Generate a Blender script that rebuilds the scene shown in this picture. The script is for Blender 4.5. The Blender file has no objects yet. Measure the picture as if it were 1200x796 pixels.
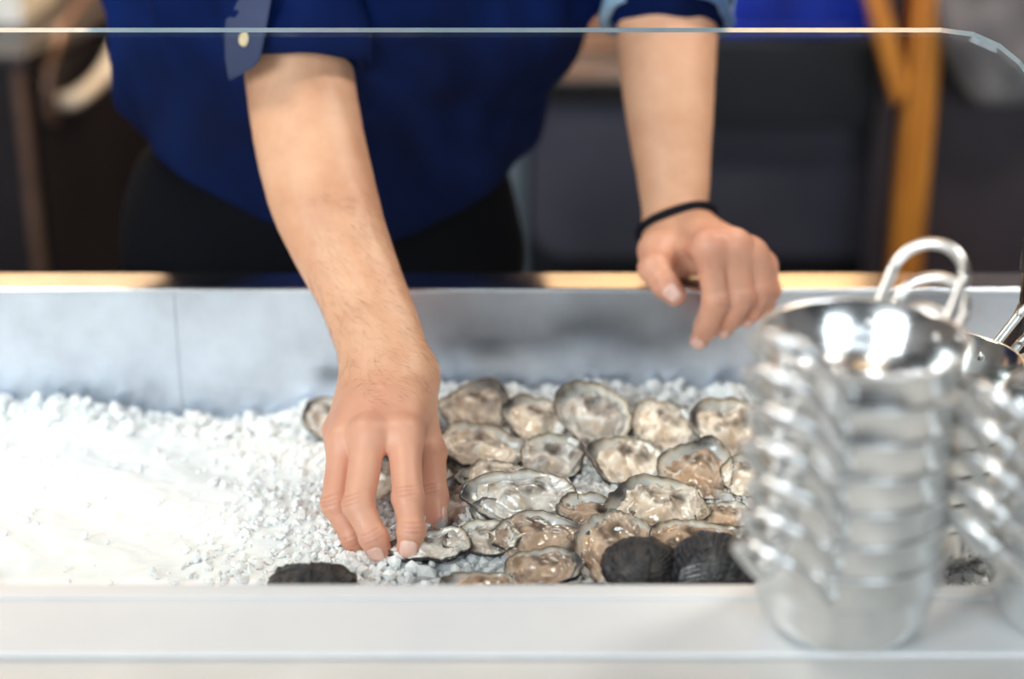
import bpy, bmesh, math, random
import numpy as np
from mathutils import Vector, Matrix, noise as mnoise

# ------------------------------------------------------------------ camera, world, light
S = bpy.context.scene
COL = S.collection
PITCH = math.radians(22.0)
CP, SP = math.cos(PITCH), math.sin(PITCH)
ZC = 0.548            # camera height above the ledge (z = 0)
FPX = 2033.0          # focal length in pixels of the 1200 px frame

cam_d = bpy.data.cameras.new('camera')
cam = bpy.data.objects.new('camera', cam_d)
COL.objects.link(cam)
cam.location = (0, 0, ZC)
cam.rotation_euler = (math.pi/2 - PITCH, 0, 0)
cam_d.sensor_width = 36.0
cam_d.lens = 36.0*FPX/1200.0
cam_d.clip_start = 0.05
cam_d.dof.use_dof = True
cam_d.dof.focus_distance = 1.25
cam_d.dof.aperture_fstop = 2.0
S.camera = cam

S.view_settings.view_transform = 'Standard'
S.view_settings.look = 'None'
S.view_settings.gamma = 1.0
S.view_settings.use_curve_mapping = False
S.view_settings.exposure = 0.25

world = bpy.data.worlds.new('world')
S.world = world
world.use_nodes = True
bg = world.node_tree.nodes['Background']
bg.inputs[0].default_value = (0.80, 0.90, 1.0, 1)
bg.inputs[1].default_value = 1.5

def area_light(name, loc, target, size, energy, color, size_y=None):
    l = bpy.data.lights.new(name, 'AREA')
    l.energy = energy
    l.color = color
    l.size = size
    if size_y:
        l.shape = 'RECTANGLE'
        l.size_y = size_y
    o = bpy.data.objects.new(name, l)
    COL.objects.link(o)
    o.location = loc
    o.rotation_euler = (Vector(target)-Vector(loc)).to_track_quat('-Z', 'Y').to_euler()
    return o

area_light('window_daylight', (-1.9, -1.3, 1.35), (-0.25, 1.15, 0.0), 1.6, 85, (0.90, 0.96, 1.0), 1.3)
area_light('window_daylight', (1.3, -2.0, 1.2), (0.1, 1.15, 0.0), 1.4, 30, (0.84, 0.93, 1.0), 1.2)
area_light('bar_light', (-0.85, 1.36, 1.45), (-0.2, 1.15, -0.05), 0.3, 12, (1.0, 0.93, 0.84), 0.35)
area_light('bar_light', (0.75, 1.36, 1.45), (0.2, 1.15, -0.05), 0.25, 6, (0.88, 0.94, 1.0), 0.3)
area_light('back_bar_light', (0.6, 2.9, 1.5), (0.6, 3.3, 0.7), 0.5, 30, (1.0, 0.70, 0.38), 0.3)
area_light('back_bar_light', (-1.1, 2.9, 1.5), (-1.0, 3.3, 0.7), 0.5, 26, (1.0, 0.78, 0.55), 0.3)
area_light('back_bar_light', (0.95, 1.55, 1.3), (0.55, 2.3, -0.1), 0.3, 10, (1.0, 0.80, 0.6), 0.3)

# ------------------------------------------------------------------ helpers
def P(u, v, d):
    """point seen at (u, v) at forward distance d"""
    a = (u-600.0)/FPX; t = (v-398.0)/FPX
    return Vector((a*d, d*(CP - t*SP), ZC - d*(SP + t*CP)))
def Pz(u, v, z):
    t = (v-398.0)/FPX
    return P(u, v, (ZC-z)/(SP+t*CP))
def Py(u, v, y):
    t = (v-398.0)/FPX
    return P(u, v, y/(CP-t*SP))

def tag(o, label=None, cat=None, group=None, kind=None):
    if label: o['label'] = label
    if cat: o['category'] = cat
    if group: o['group'] = group
    if kind: o['kind'] = kind
    return o
def empty(name, loc=(0, 0, 0), rot=(0, 0, 0)):
    o = bpy.data.objects.new(name, None)
    o.empty_display_size = 0.02
    COL.objects.link(o)
    o.location = loc
    o.rotation_euler = rot
    return o
def mesh_obj(name, verts, faces, m, parent=None, smooth=True, attrs=None):
    me = bpy.data.meshes.new(name)
    me.from_pydata([tuple(v) for v in verts] if not isinstance(verts, np.ndarray) else verts.tolist(), [],
                   faces if not isinstance(faces, np.ndarray) else faces.tolist())
    me.update()
    if m: me.materials.append(m)
    if smooth:
        me.polygons.foreach_set('use_smooth', [True]*len(me.polygons))
    if attrs:
        for k, arr in attrs.items():
            a = me.attributes.new(k, 'FLOAT', 'POINT')
            a.data.foreach_set('value', np.asarray(arr, dtype=np.float32))
    o = bpy.data.objects.new(name, me)
    COL.objects.link(o)
    if parent: o.parent = parent
    return o
def bm_obj(name, bm, m, parent=None, smooth=False, bevel=0, seg=2):
    bmesh.ops.recalc_face_normals(bm, faces=bm.faces)
    me = bpy.data.meshes.new(name)
    bm.to_mesh(me); bm.free()
    if m: me.materials.append(m)
    if smooth: me.polygons.foreach_set('use_smooth', [True]*len(me.polygons))
    o = bpy.data.objects.new(name, me)
    COL.objects.link(o)
    if parent: o.parent = parent
    if bevel:
        md = o.modifiers.new('bevel', 'BEVEL'); md.width = bevel; md.segments = seg; md.limit_method = 'ANGLE'
        me.polygons.foreach_set('use_smooth', [True]*len(me.polygons))
        md2 = o.modifiers.new('wn', 'WEIGHTED_NORMAL'); md2.keep_sharp = True
    return o
def add_box(bm, lo, hi):
    lo = Vector(lo); hi = Vector(hi)
    r = bmesh.ops.create_cube(bm, size=1.0)
    for v in r['verts']:
        v.co = Vector(((v.co.x+.5)*(hi.x-lo.x)+lo.x, (v.co.y+.5)*(hi.y-lo.y)+lo.y, (v.co.z+.5)*(hi.z-lo.z)+lo.z))
    return r['verts']
def box(name, lo, hi, m, parent=None, bevel=0.0):
    bm = bmesh.new(); add_box(bm, lo, hi)
    return bm_obj(name, bm, m, parent, bevel=bevel)
def prism(name, poly, y0, y1, m, parent=None, bevel=0, axis='y'):
    """extrude a polygon given in (x, z) between y0 and y1"""
    n = len(poly)
    vs = [(p[0], y0, p[1]) for p in poly]+[(p[0], y1, p[1]) for p in poly]
    if axis == 'x': vs = [(v[1], v[0], v[2]) for v in vs]
    fs = [list(range(n))[::-1], list(range(n, 2*n))]+[[i, (i+1) % n, n+(i+1) % n, n+i] for i in range(n)]
    bm = bmesh.new()
    bv = [bm.verts.new(v) for v in vs]
    for f in fs: bm.faces.new([bv[i] for i in f])
    return bm_obj(name, bm, m, parent, bevel=bevel)
def tube_np(pts, rad, n=12, closed=False, caps=True, flat=1.0):
    pts = [Vector(p) for p in pts]
    N = len(pts)
    if not hasattr(rad, '__len__'): rad = [rad]*N
    vs = []; fs = []
    up = None
    for i in range(N):
        a = pts[i-1] if (i > 0 or closed) else pts[i]
        b = pts[(i+1) % N] if (i < N-1 or closed) else pts[i]
        t = (b-a).normalized()
        if up is None:
            up = t.orthogonal().normalized()
        up = (up - t*up.dot(t)).normalized()
        w = t.cross(up)
        for k in range(n):
            an = 2*math.pi*k/n
            vs.append(pts[i]+(up*math.cos(an)+w*math.sin(an)*flat)*rad[i])
    for i in range(N if closed else N-1):
        j = (i+1) % N
        for k in range(n):
            k2 = (k+1) % n
            fs.append([i*n+k, i*n+k2, j*n+k2, j*n+k])
    if caps and not closed:
        fs.append(list(range(n))[::-1]); fs.append([(N-1)*n+k for k in range(n)])
    return vs, fs
def tube(name, pts, rad, m, parent=None, n=12, closed=False, flat=1.0):
    vs, fs = tube_np(pts, rad, n, closed, flat=flat)
    return mesh_obj(name, vs, fs, m, parent)
def lathe(name, prof, m, parent=None, n=64, loc=(0, 0, 0)):
    vs = []; fs = []
    for r, z in prof:
        for k in range(n):
            a = 2*math.pi*k/n
            vs.append((loc[0]+r*math.cos(a), loc[1]+r*math.sin(a), loc[2]+z))
    for i in range(len(prof)-1):
        for k in range(n):
            k2 = (k+1) % n
            fs.append([i*n+k, i*n+k2, (i+1)*n+k2, (i+1)*n+k])
    return mesh_obj(name, vs, fs, m, parent)
def smooth_path(pts, sub=6):
    pts = [Vector(p) for p in pts]; out = []
    for i in range(len(pts)-1):
        p0 = pts[max(i-1, 0)]; p1 = pts[i]; p2 = pts[i+1]; p3 = pts[min(i+2, len(pts)-1)]
        for s in range(sub):
            t = s/sub
            out.append(0.5*((2*p1)+(p2-p0)*t+(2*p0-5*p1+4*p2-p3)*t*t+(3*p1-p0-3*p2+p3)*t*t*t))
    out.append(pts[-1]); return out

# ------------------------------------------------------------------ materials
def mat(name):
    m = bpy.data.materials.new(name); m.use_nodes = True
    nt = m.node_tree
    return m, nt, nt.nodes['Principled BSDF']
def nd(nt, t, **kw):
    n = nt.nodes.new(t)
    for k, v in kw.items():
        if k.startswith('i_'): n.inputs[k[2:].replace('_', ' ')].default_value = v
        else: setattr(n, k, v)
    return n
def noise_tex(nt, scale, detail=4, rough=.55, coord='Object', vec_scale=None):
    tc = nd(nt, 'ShaderNodeTexCoord')
    n = nd(nt, 'ShaderNodeTexNoise')
    n.inputs['Scale'].default_value = scale; n.inputs['Detail'].default_value = detail
    n.inputs['Roughness'].default_value = rough
    src = tc.outputs[coord]
    if vec_scale:
        mp = nd(nt, 'ShaderNodeMapping'); mp.inputs['Scale'].default_value = vec_scale
        nt.links.new(src, mp.inputs[0]); src = mp.outputs[0]
    nt.links.new(src, n.inputs['Vector'])
    return n
def ramp(nt, src, stops):
    r = nd(nt, 'ShaderNodeValToRGB')
    el = r.color_ramp.elements
    while len(el) > 1: el.remove(el[0])
    el[0].position = stops[0][0]; el[0].color = (*stops[0][1], 1)
    for p, c in stops[1:]:
        e = el.new(p); e.color = (*c, 1)
    nt.links.new(src, r.inputs[0])
    return r
def bump(nt, b, src, strength=.3, dist=.001, prev=None):
    n = nd(nt, 'ShaderNodeBump'); n.inputs['Strength'].default_value = strength; n.inputs['Distance'].default_value = dist
    nt.links.new(src, n.inputs['Height'])
    if prev: nt.links.new(prev.outputs[0], n.inputs['Normal'])
    nt.links.new(n.outputs[0], b.inputs['Normal'])
    return n
def mix(nt, fac, a, b, mode='MIX'):
    n = nd(nt, 'ShaderNodeMix'); n.data_type = 'RGBA'; n.blend_type = mode
    for s, k in ((fac, 0), (a, 6), (b, 7)):
        if hasattr(s, 'links'): nt.links.new(s, n.inputs[k])
        else: n.inputs[k].default_value = s if k == 0 else (*s, 1)
    return n.outputs[2]
def simple(name, c1, c2=None, rough=.5, metal=0, scale=30, bs=.1, bd=.001, spec=.5, vs=None, coat=0, detail=4):
    m, nt, b = mat(name)
    n = noise_tex(nt, scale, detail, vec_scale=vs)
    c2 = c2 or tuple(x*.75 for x in c1)
    r = ramp(nt, n.outputs[0], [(.3, c2), (.7, c1)])
    nt.links.new(r.outputs[0], b.inputs['Base Color'])
    b.inputs['Roughness'].default_value = rough; b.inputs['Metallic'].default_value = metal
    b.inputs['Specular IOR Level'].default_value = spec
    b.inputs['Coat Weight'].default_value = coat
    if bs: bump(nt, b, n.outputs[0], bs, bd)
    return m

def make_steel(name, c, rough, vs=(1, 1, 30), bs=.02):
    m, nt, b = mat(name)
    n = noise_tex(nt, 12, 3, vec_scale=vs)
    n2 = noise_tex(nt, 9, 6, .65)
    r = ramp(nt, n2.outputs[0], [(.32, tuple(x*.74 for x in c)), (.62, c)])
    nt.links.new(r.outputs[0], b.inputs['Base Color'])
    b.inputs['Metallic'].default_value = 1
    mr = nd(nt, 'ShaderNodeMapRange'); mr.inputs[3].default_value = rough*.75; mr.inputs[4].default_value = rough*1.3
    nt.links.new(n2.outputs[0], mr.inputs[0]); nt.links.new(mr.outputs[0], b.inputs['Roughness'])
    if bs: bump(nt, b, n.outputs[0], bs, .001)
    return m
M = {}
M['steel_wall'] = make_steel('brushed_steel', (.76, .83, .94), .30, (1, 1, 40), .05)
M['steel_rim'] = make_steel('rim_steel', (.86, .87, .90), .16, (1, 1, 1), .0)
M['steel_ledge'] = simple('ledge_steel', (.60, .61, .60), (.54, .55, .56), .35, 0, 6, .03, spec=.5)
M['stone'] = simple('pale_counter_stone', (.58, .56, .53), (.50, .49, .46), .4, 0, 12, .03)
M['pail'] = make_steel('polished_pail_steel', (.90, .91, .90), .17, (1, 1, 20), .02)
M['wire'] = make_steel('polished_wire', (.92, .92, .90), .32, (1, 1, 1), 0)
M['dark_cab'] = simple('dark_brown_lacquer', (.018, .013, .016), (.011, .008, .011), .42, 0, 5, .02, spec=.25)
M['black'] = simple('black_plastic', (.006, .008, .014), (.004, .005, .010), .5, 0, 20, .02)
M['slate'] = simple('slate_panel', (.055, .055, .085), (.035, .035, .058), .55, 0, 7, .03)
M['mauve'] = simple('mauve_panel', (.060, .042, .052), (.032, .024, .034), .55, 0, 5, .03)
M['wood'] = simple('orange_wood', (.80, .33, .045), (.50, .16, .02), .38, 0, 14, .1, vs=(6, 6, .6), coat=.2)
M['wood_brown'] = simple('brown_wood', (.42, .20, .10), (.22, .09, .05), .45, 0, 10, .1, vs=(.6, 4, 6))
M['cream_handle'] = simple('cream_enamel', (.92, .86, .78), (.80, .60, .42), .25, 0, 20, 0, coat=.4)
M['bronze'] = simple('bronze_trim', (.26, .15, .11), (.14, .08, .06), .3, .4, 20, 0)
M['blue_crate'] = simple('royal_blue_plastic', (.006, .05, .62), (.003, .012, .25), .35, 0, 14, 0)
M['grey_tile'] = simple('grey_tile', (.16, .19, .23), (.10, .12, .15), .4, 0, 10, .03)
M['grout'] = simple('dark_grout', (.02, .02, .03), None, .8, 0, 20, .1)
M['floor'] = simple('dark_floor', (.045, .042, .045), (.025, .024, .028), .35, 0, 4, .05)
M['plaster'] = simple('warm_plaster', (.62, .46, .32), (.52, .38, .26), .8, 0, 3, .05)
M['room_wall'] = simple('room_wall', (.35, .33, .32), None, .8, 0, 3, .05)
M['ceiling'] = simple('ceiling_paint', (.07, .07, .07), None, .9, 0, 3, .05)

def glass_mat():
    m = bpy.data.materials.new('guard_glass'); m.use_nodes = True
    nt = m.node_tree
    for n in list(nt.nodes): nt.nodes.remove(n)
    out = nd(nt, 'ShaderNodeOutputMaterial')
    tr = nd(nt, 'ShaderNodeBsdfTransparent'); tr.inputs[0].default_value = (.975, .99, .985, 1)
    gl = nd(nt, 'ShaderNodeBsdfGlossy'); gl.inputs['Roughness'].default_value = .02
    lw = nd(nt, 'ShaderNodeLayerWeight')
    pw = nd(nt, 'ShaderNodeMath', operation='POWER'); pw.inputs[1].default_value = 5
    fr = nd(nt, 'ShaderNodeMath', operation='MULTIPLY_ADD'); fr.inputs[1].default_value = .96; fr.inputs[2].default_value = .04
    nt.links.new(lw.outputs['Facing'], pw.inputs[0]); nt.links.new(pw.outputs[0], fr.inputs[0])
    mx = nd(nt, 'ShaderNodeMixShader')
    nt.links.new(fr.outputs[0], mx.inputs[0]); nt.links.new(tr.outputs[0], mx.inputs[1]); nt.links.new(gl.outputs[0], mx.inputs[2])
    nt.links.new(mx.outputs[0], out.inputs[0])
    return m
M['glass'] = glass_mat()
m, nt, b = mat('glass_edge'); M['glass_edge'] = m
n = noise_tex(nt, 40); r = ramp(nt, n.outputs[0], [(.3, (.55, .75, .80)), (.7, (.75, .9, .95))])
nt.links.new(r.outputs[0], b.inputs['Base Color']); b.inputs['Roughness'].default_value = .12
b.inputs['Transmission Weight'].default_value = .6

def skin_mat():
    m, nt, b = mat('skin')
    n1 = noise_tex(nt, 22, 5, .6)
    n2 = noise_tex(nt, 140, 4, .6)
    base = ramp(nt, n1.outputs[0], [(.32, (.64, .315, .185)), (.55, (.72, .385, .235)), (.72, (.76, .43, .27))])
    at = nd(nt, 'ShaderNodeAttribute'); at.attribute_name = 'red'
    c = mix(nt, at.outputs['Fac'], base.outputs[0], (.66, .25, .205))
    at2 = nd(nt, 'ShaderNodeAttribute'); at2.attribute_name = 'crease'
    c = mix(nt, at2.outputs['Fac'], c, (.40, .13, .09))
    fre = ramp(nt, n2.outputs[0], [(.70, (1, 1, 1)), (.78, (.78, .62, .55))])
    c = mix(nt, .5, c, fre.outputs[0], 'MULTIPLY')
    nt.links.new(c, b.inputs['Base Color'])
    b.inputs['Roughness'].default_value = .48
    b.inputs['Subsurface Weight'].default_value = .18
    b.inputs['Subsurface Radius'].default_value = (.9, .35, .2)
    b.inputs['Subsurface Scale'].default_value = .006
    v = nd(nt, 'ShaderNodeTexVoronoi'); v.inputs['Scale'].default_value = 700
    tc = nd(nt, 'ShaderNodeTexCoord'); nt.links.new(tc.outputs['Object'], v.inputs['Vector'])
    b1 = bump(nt, b, v.outputs[0], .12, .0004)
    bump(nt, b, n2.outputs[0], .25, .0008, prev=b1)
    return m
M['skin'] = skin_mat()
M['nail'] = simple('fingernail', (.88, .56, .46), (.80, .46, .37), .22, 0, 60, 0, coat=.3)
M['lip'] = simple('lip_skin', (.5, .2, .17), None, .4, 0, 60, 0)
M['eye'] = simple('eye_white', (.85, .84, .82), None, .15, 0, 60, 0)
M['iris'] = simple('dark_iris', (.03, .02, .015), None, .15, 0, 60, 0)
M['hair'] = simple('dark_hair', (.03, .018, .012), None, .5, 0, 60, .4, vs=(8, 8, 1))

def cloth_mat(name, c1, c2, rough=.85, scale=900, sheen=.15):
    m, nt, b = mat(name)
    n = noise_tex(nt, 9, 4)
    r = ramp(nt, n.outputs[0], [(.3, c2), (.7, c1)])
    nt.links.new(r.outputs[0], b.inputs['Base Color'])
    b.inputs['Roughness'].default_value = rough
    b.inputs['Specular IOR Level'].default_value = .10
    b.inputs['Sheen Weight'].default_value = sheen
    b.inputs['Sheen Tint'].default_value = (*[min(1, x*4) for x in c1], 1)
    w = noise_tex(nt, scale, 2)
    bump(nt, b, w.outputs[0], .3, .0005)
    return m
M['shirt'] = cloth_mat('navy_cotton', (.0009, .0105, .075), (.0004, .004, .028), sheen=.05)
M['tab'] = cloth_mat('slate_cotton', (.050, .062, .115), (.030, .040, .085))
M['trousers'] = cloth_mat('black_cotton', (.0012, .0014, .004), (.0008, .001, .003), sheen=.0)
M['band'] = cloth_mat('black_band', (.006, .007, .012), (.004, .004, .008), .6, 500, 0)
M['reflection_paled'] = cloth_mat('reflection_paled_cotton', (.34, .50, .62), (.06, .13, .28))  # navy left cuff with the pale glass reflection painted into its colour
M['leather'] = simple('black_leather', (.01, .01, .01), None, .35, 0, 60, .1)

# ice
def ice_mat(name, trans, col, rough=.18):
    m, nt, b = mat(name)
    n = noise_tex(nt, 60, 5, .6)
    r = ramp(nt, n.outputs[0], [(.3, tuple(x*.97 for x in col)), (.6, col)])
    nt.links.new(r.outputs[0], b.inputs['Base Color'])
    b.inputs['Roughness'].default_value = rough
    b.inputs['IOR'].default_value = 1.31
    b.inputs['Transmission Weight'].default_value = trans
    b.inputs['Subsurface Weight'].default_value = .25*(1-trans)
    b.inputs['Subsurface Radius'].default_value = (.5, .8, 1)
    b.inputs['Subsurface Scale'].default_value = .01
    bump(nt, b, n.outputs[0], .3, .002)
    return m
M['ice_bed'] = ice_mat('packed_ice', .0, (.97, .985, .99), .45)
M['ice_chip'] = ice_mat('ice_chip', .0, (.97, .985, .99), .3)
M['ice_clear'] = ice_mat('clear_ice_chip', .40, (.97, .985, 1.0), .08)

# oyster shell (outer), shell lining, flesh: zones from the stored radius attribute, tint from the object's own colour
def shell_out_mat():
    m, nt, b = mat('oyster_shell_outside')
    n1 = noise_tex(nt, 90, 6, .65); n2 = noise_tex(nt, 380, 4, .6)
    w = nd(nt, 'ShaderNodeAttribute'); w.attribute_name = 'rho'
    mth = nd(nt, 'ShaderNodeMath', operation='MULTIPLY'); mth.inputs[1].default_value = 70
    nt.links.new(w.outputs['Fac'], mth.inputs[0])
    ad = nd(nt, 'ShaderNodeMath', operation='MULTIPLY_ADD'); ad.inputs[1].default_value = 8
    nt.links.new(n1.outputs[0], ad.inputs[0]); nt.links.new(mth.outputs[0], ad.inputs[2])
    sn = nd(nt, 'ShaderNodeMath', operation='SINE'); nt.links.new(ad.outputs[0], sn.inputs[0])
    r = ramp(nt, n1.outputs[0], [(.30, (.012, .012, .018)), (.48, (.055, .048, .045)), (.62, (.16, .13, .10)), (.75, (.34, .29, .22))])
    r2 = ramp(nt, sn.outputs[0], [(.2, (.5, .5, .5)), (.8, (1, 1, 1))])
    c = mix(nt, .6, r.outputs[0], r2.outputs[0], 'MULTIPLY')
    oi = nd(nt, 'ShaderNodeObjectInfo')
    c = mix(nt, 1.0, c, oi.outputs['Color'], 'MULTIPLY')
    nt.links.new(c, b.inputs['Base Color']); b.inputs['Roughness'].default_value = .42
    b1 = bump(nt, b, sn.outputs[0], .5, .0006)
    bump(nt, b, n2.outputs[0], .6, .001, prev=b1)
    return m
def shell_in_mat():
    m, nt, b = mat('oyster_shell_lining')
    n1 = noise_tex(nt, 55, 5, .6)
    w = nd(nt, 'ShaderNodeAttribute'); w.attribute_name = 'rho'
    ad = nd(nt, 'ShaderNodeMath', operation='MULTIPLY_ADD'); ad.inputs[1].default_value = .16
    ad2 = nd(nt, 'ShaderNodeMath', operation='SUBTRACT'); ad2.inputs[1].default_value = .08
    nt.links.new(n1.outputs[0], ad.inputs[0]); nt.links.new(w.outputs['Fac'], ad.inputs[2]); nt.links.new(ad.outputs[0], ad2.inputs[0])
    r = ramp(nt, ad2.outputs[0], [(.0, (.80, .80, .78)), (.70, (.90, .88, .84)), (.88, (.88, .83, .74)), (.93, (.70, .56, .40)), (.96, (.30, .24, .18)), (.99, (.06, .055, .05))])
    r2 = ramp(nt, n1.outputs[0], [(.35, (.78, .77, .77)), (.6, (1, 1, 1))])
    c = mix(nt, .75, r.outputs[0], r2.outputs[0], 'MULTIPLY')
    oi = nd(nt, 'ShaderNodeObjectInfo')
    c = mix(nt, 1.0, c, oi.outputs['Color'], 'MULTIPLY')
    ah_ = nd(nt, 'ShaderNodeAttribute'); ah_.attribute_name = 'hinge'
    hm = nd(nt, 'ShaderNodeMath', operation='MULTIPLY'); hr = ramp(nt, n1.outputs[0], [(.35, (.5, .5, .5)), (.5, (1, 1, 1))])
    nt.links.new(ah_.outputs['Fac'], hm.inputs[0]); nt.links.new(hr.outputs[0], hm.inputs[1])
    c = mix(nt, hm.outputs[0], c, (.05, .045, .045))
    nt.links.new(c, b.inputs['Base Color']); b.inputs['Roughness'].default_value = .22
    b.inputs['Coat Weight'].default_value = .4
    bump(nt, b, n1.outputs[0], .4, .001)
    return m
def flesh_mat():
    m, nt, b = mat('oyster_flesh')
    n1 = noise_tex(nt, 75, 5, .6); n2 = noise_tex(nt, 260, 4, .6)
    w = nd(nt, 'ShaderNodeAttribute'); w.attribute_name = 'rho'
    n3 = noise_tex(nt, 42, 3, .5)
    r = ramp(nt, n3.outputs[0], [(.30, (.24, .22, .21)), (.42, (.48, .41, .34)), (.53, (.80, .74, .66)), (.66, (.60, .48, .36)), (.8, (.36, .29, .23))])
    r2 = ramp(nt, n1.outputs[0], [(.36, (.48, .45, .43)), (.49, (1, 1, 1))])
    c = mix(nt, .85, r.outputs[0], r2.outputs[0], 'MULTIPLY')
    ad = nd(nt, 'ShaderNodeMath', operation='MULTIPLY_ADD'); ad.inputs[1].default_value = .30
    nt.links.new(n3.outputs[0], ad.inputs[0]); nt.links.new(w.outputs['Fac'], ad.inputs[2])
    mk = ramp(nt, ad.outputs[0], [(.93, (0, 0, 0)), (1.03, (1, 1, 1)), (1.08, (1, 1, 1)), (1.14, (.2, .2, .2))])
    nm = ramp(nt, n1.outputs[0], [(.42, (0, 0, 0)), (.60, (.8, .8, .8))])
    fm = nd(nt, 'ShaderNodeMath', operation='MULTIPLY'); nt.links.new(mk.outputs[0], fm.inputs[0]); nt.links.new(nm.outputs[0], fm.inputs[1])
    c = mix(nt, fm.outputs[0], c, (.085, .07, .065))
    oi = nd(nt, 'ShaderNodeObjectInfo')
    c = mix(nt, 1.0, c, oi.outputs['Color'], 'MULTIPLY')
    nt.links.new(c, b.inputs['Base Color']); b.inputs['Roughness'].default_value = .13
    b.inputs['Subsurface Weight'].default_value = .1
    b.inputs['Subsurface Scale'].default_value = .004
    b.inputs['Coat Weight'].default_value = .7; b.inputs['Coat Roughness'].default_value = .05
    b1 = bump(nt, b, n1.outputs[0], .6, .0025)
    bump(nt, b, n2.outputs[0], .35, .0008, prev=b1)
    return m
M['shell_out'] = shell_out_mat(); M['shell_in'] = shell_in_mat(); M['flesh'] = flesh_mat()

# ------------------------------------------------------------------ setting: room
def struct(o): o['kind'] = 'structure'; return o
FZ = -0.9
struct(box('floor', (-3.2, -3.2, FZ-.05), (3.2, 3.6, FZ), M['floor']))
struct(box('ceiling', (-3.2, -3.2, 1.9), (3.2, 3.6, 1.95), M['ceiling']))
struct(box('wall_back', (-3.2, 3.5, FZ), (3.2, 3.6, 1.9), M['plaster']))
struct(box('baseboard_back_bar', (-3.0, 3.47, FZ), (3.0, 3.498, .28), M['dark_cab']))
struct(box('wall_left', (-3.2, -3.2, FZ), (-3.1, 3.5, 1.9), M['room_wall']))
struct(box('wall_right', (3.1, -3.2, FZ), (3.2, 3.5, 1.9), M['room_wall']))
struct(box('wall_front', (-3.1, -3.2, FZ), (3.1, -3.1, -.2), M['room_wall']))
# shop front: open window wall with mullions
for i, x in enumerate((-3.1, -1.05, 1.0, 3.0)):
    struct(box('trim_%d' % (i+1), (x, -3.2, -.2), (x+.1, -3.1, 1.9), M['dark_cab']))

# ------------------------------------------------------------------ the ice display
YB = 1.361; ZR = 0.046; YF = 0.941
TX0, TX1 = -.66, .50
disp = empty('ice_display', (0, 1.15, FZ))
tag(disp, 'stainless steel ice display well set in a pale counter', 'display counter')
def dbox(name, lo, hi, m, bevel=0):
    o = box(name, lo, hi, m, None, bevel); o.parent = disp; o.matrix_parent_inverse = Matrix.Translation((0, -1.15, -FZ)); return o
dbox('cabinet_base', (-1.2, .86, FZ), (1.0, 1.385, -.155), M['dark_cab'])
dbox('well_floor', (TX0, YF, -.155), (TX1, YB+.002, -.15), M['steel_wall'])
seam = Py(208, 400, YB).x
dbox('back_panel', (TX0, YB, -.15), (seam-.0003, YB+.003, ZR-.001), M['steel_wall'])
dbox('back_panel', (seam+.0003, YB, -.15), (TX1, YB+.003, ZR-.001), M['steel_wall'])
dbox('back_rim', (-1.2, YB-.0045, ZR-.005), (1.0, 1.396, ZR), M['steel_rim'], .0018)
dbox('back_skirt', (-1.2, 1.39, -.2), (1.0, 1.396, ZR-.006), M['steel_wall'])
dbox('side_panel', (TX0-.003, YF, -.15), (TX0, YB, -.001), M['steel_wall'])
dbox('side_panel', (TX1, YF, -.15), (TX1+.003, YB, -.001), M['steel_wall'])
dbox('side_deck', (-1.2, YF, -.02), (TX0-.003, YB-.005, 0), M['steel_ledge'])
dbox('side_deck', (TX1+.003, YF, -.02), (1.0, YB-.005, 0), M['steel_ledge'])
dbox('front_panel', (TX0, YF-.003, -.15), (TX1, YF, -.004), M['steel_wall'])
ledge = dbox('front_ledge', (-1.2, .868, -.004), (1.0, YF, 0), M['steel_ledge'], .0015)
dbox('counter_slab', (-1.2, .70, -.055), (1.0, YF-.004, -.0045), M['stone'], .004)

# curved glass guard
gx0, gx1 = -1.0, .372
GA, GB, gyc = .289, .285, 1.242
def guard_pt(phi, off=0):
    t = phi/(math.pi/2)          # straight pane leaning over the ice
    return (YF+.004+(gyc-YF-.004)*t-off*.7, .0046+(GB-.0046)*t+off*.7)
NG = 28; NXg = 40
xs = [gx0+(gx1-gx0)*i/NXg for i in range(NXg-8)]
lastx = xs[-1]
xs += [lastx+(gx1-lastx)*(1-math.cos(math.pi/2*i/12)) if False else lastx+(gx1-lastx)*math.sin(math.pi/2*i/12) for i in range(1, 13)]
RC = .062
vs = []; fs = []
for off in (0.0, .006):
    for x in xs:
        pm = math.pi/2
        over = x-(gx1-RC)
        cut = 0
        if over > 0: cut = RC-math.sqrt(max(0, RC*RC-over*over))
        pm -= cut/.405*math.pi/2
        for j in range(NG+1):
            ph = pm*j/NG
            y, z = guard_pt(ph, off); vs.append((x, y, z))
nx = len(xs); st = NG+1; half = nx*st
for i in range(nx-1):
    for j in range(NG):
        a = i*st+j
        fs.append([a, a+1, a+st+1, a+st]); fs.append([half+a, half+a+st, half+a+st+1, half+a+1])
guard = empty('glass_guard', (0, 0, 0))
tag(guard, 'clear glass sneeze guard with a rounded corner, leaning over the ice from the front ledge', 'glass guard')
mesh_obj('glass_pane', vs, fs, M['glass'], guard)
ev = []; ef = []
for i in range(nx-1):       # polished edge along top and round corner
    a = i*st+NG; k = len(ev)
    ev += [vs[a], vs[a+st], vs[half+a+st], vs[half+a]]; ef.append([k, k+1, k+2, k+3])
for j in range(NG):
    a = (nx-1)*st+j; k = len(ev)
    ev += [vs[a], vs[a+1], vs[half+a+1], vs[half+a]]; ef.append([k, k+1, k+2, k+3])
mesh_obj('polished_edge', ev, ef, M['glass_edge'], guard, smooth=False)
box('foot_channel', (gx0, YF-.012, 0.0), (gx1, YF+.004, .0018), M['steel_ledge'], guard, .001)

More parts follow.
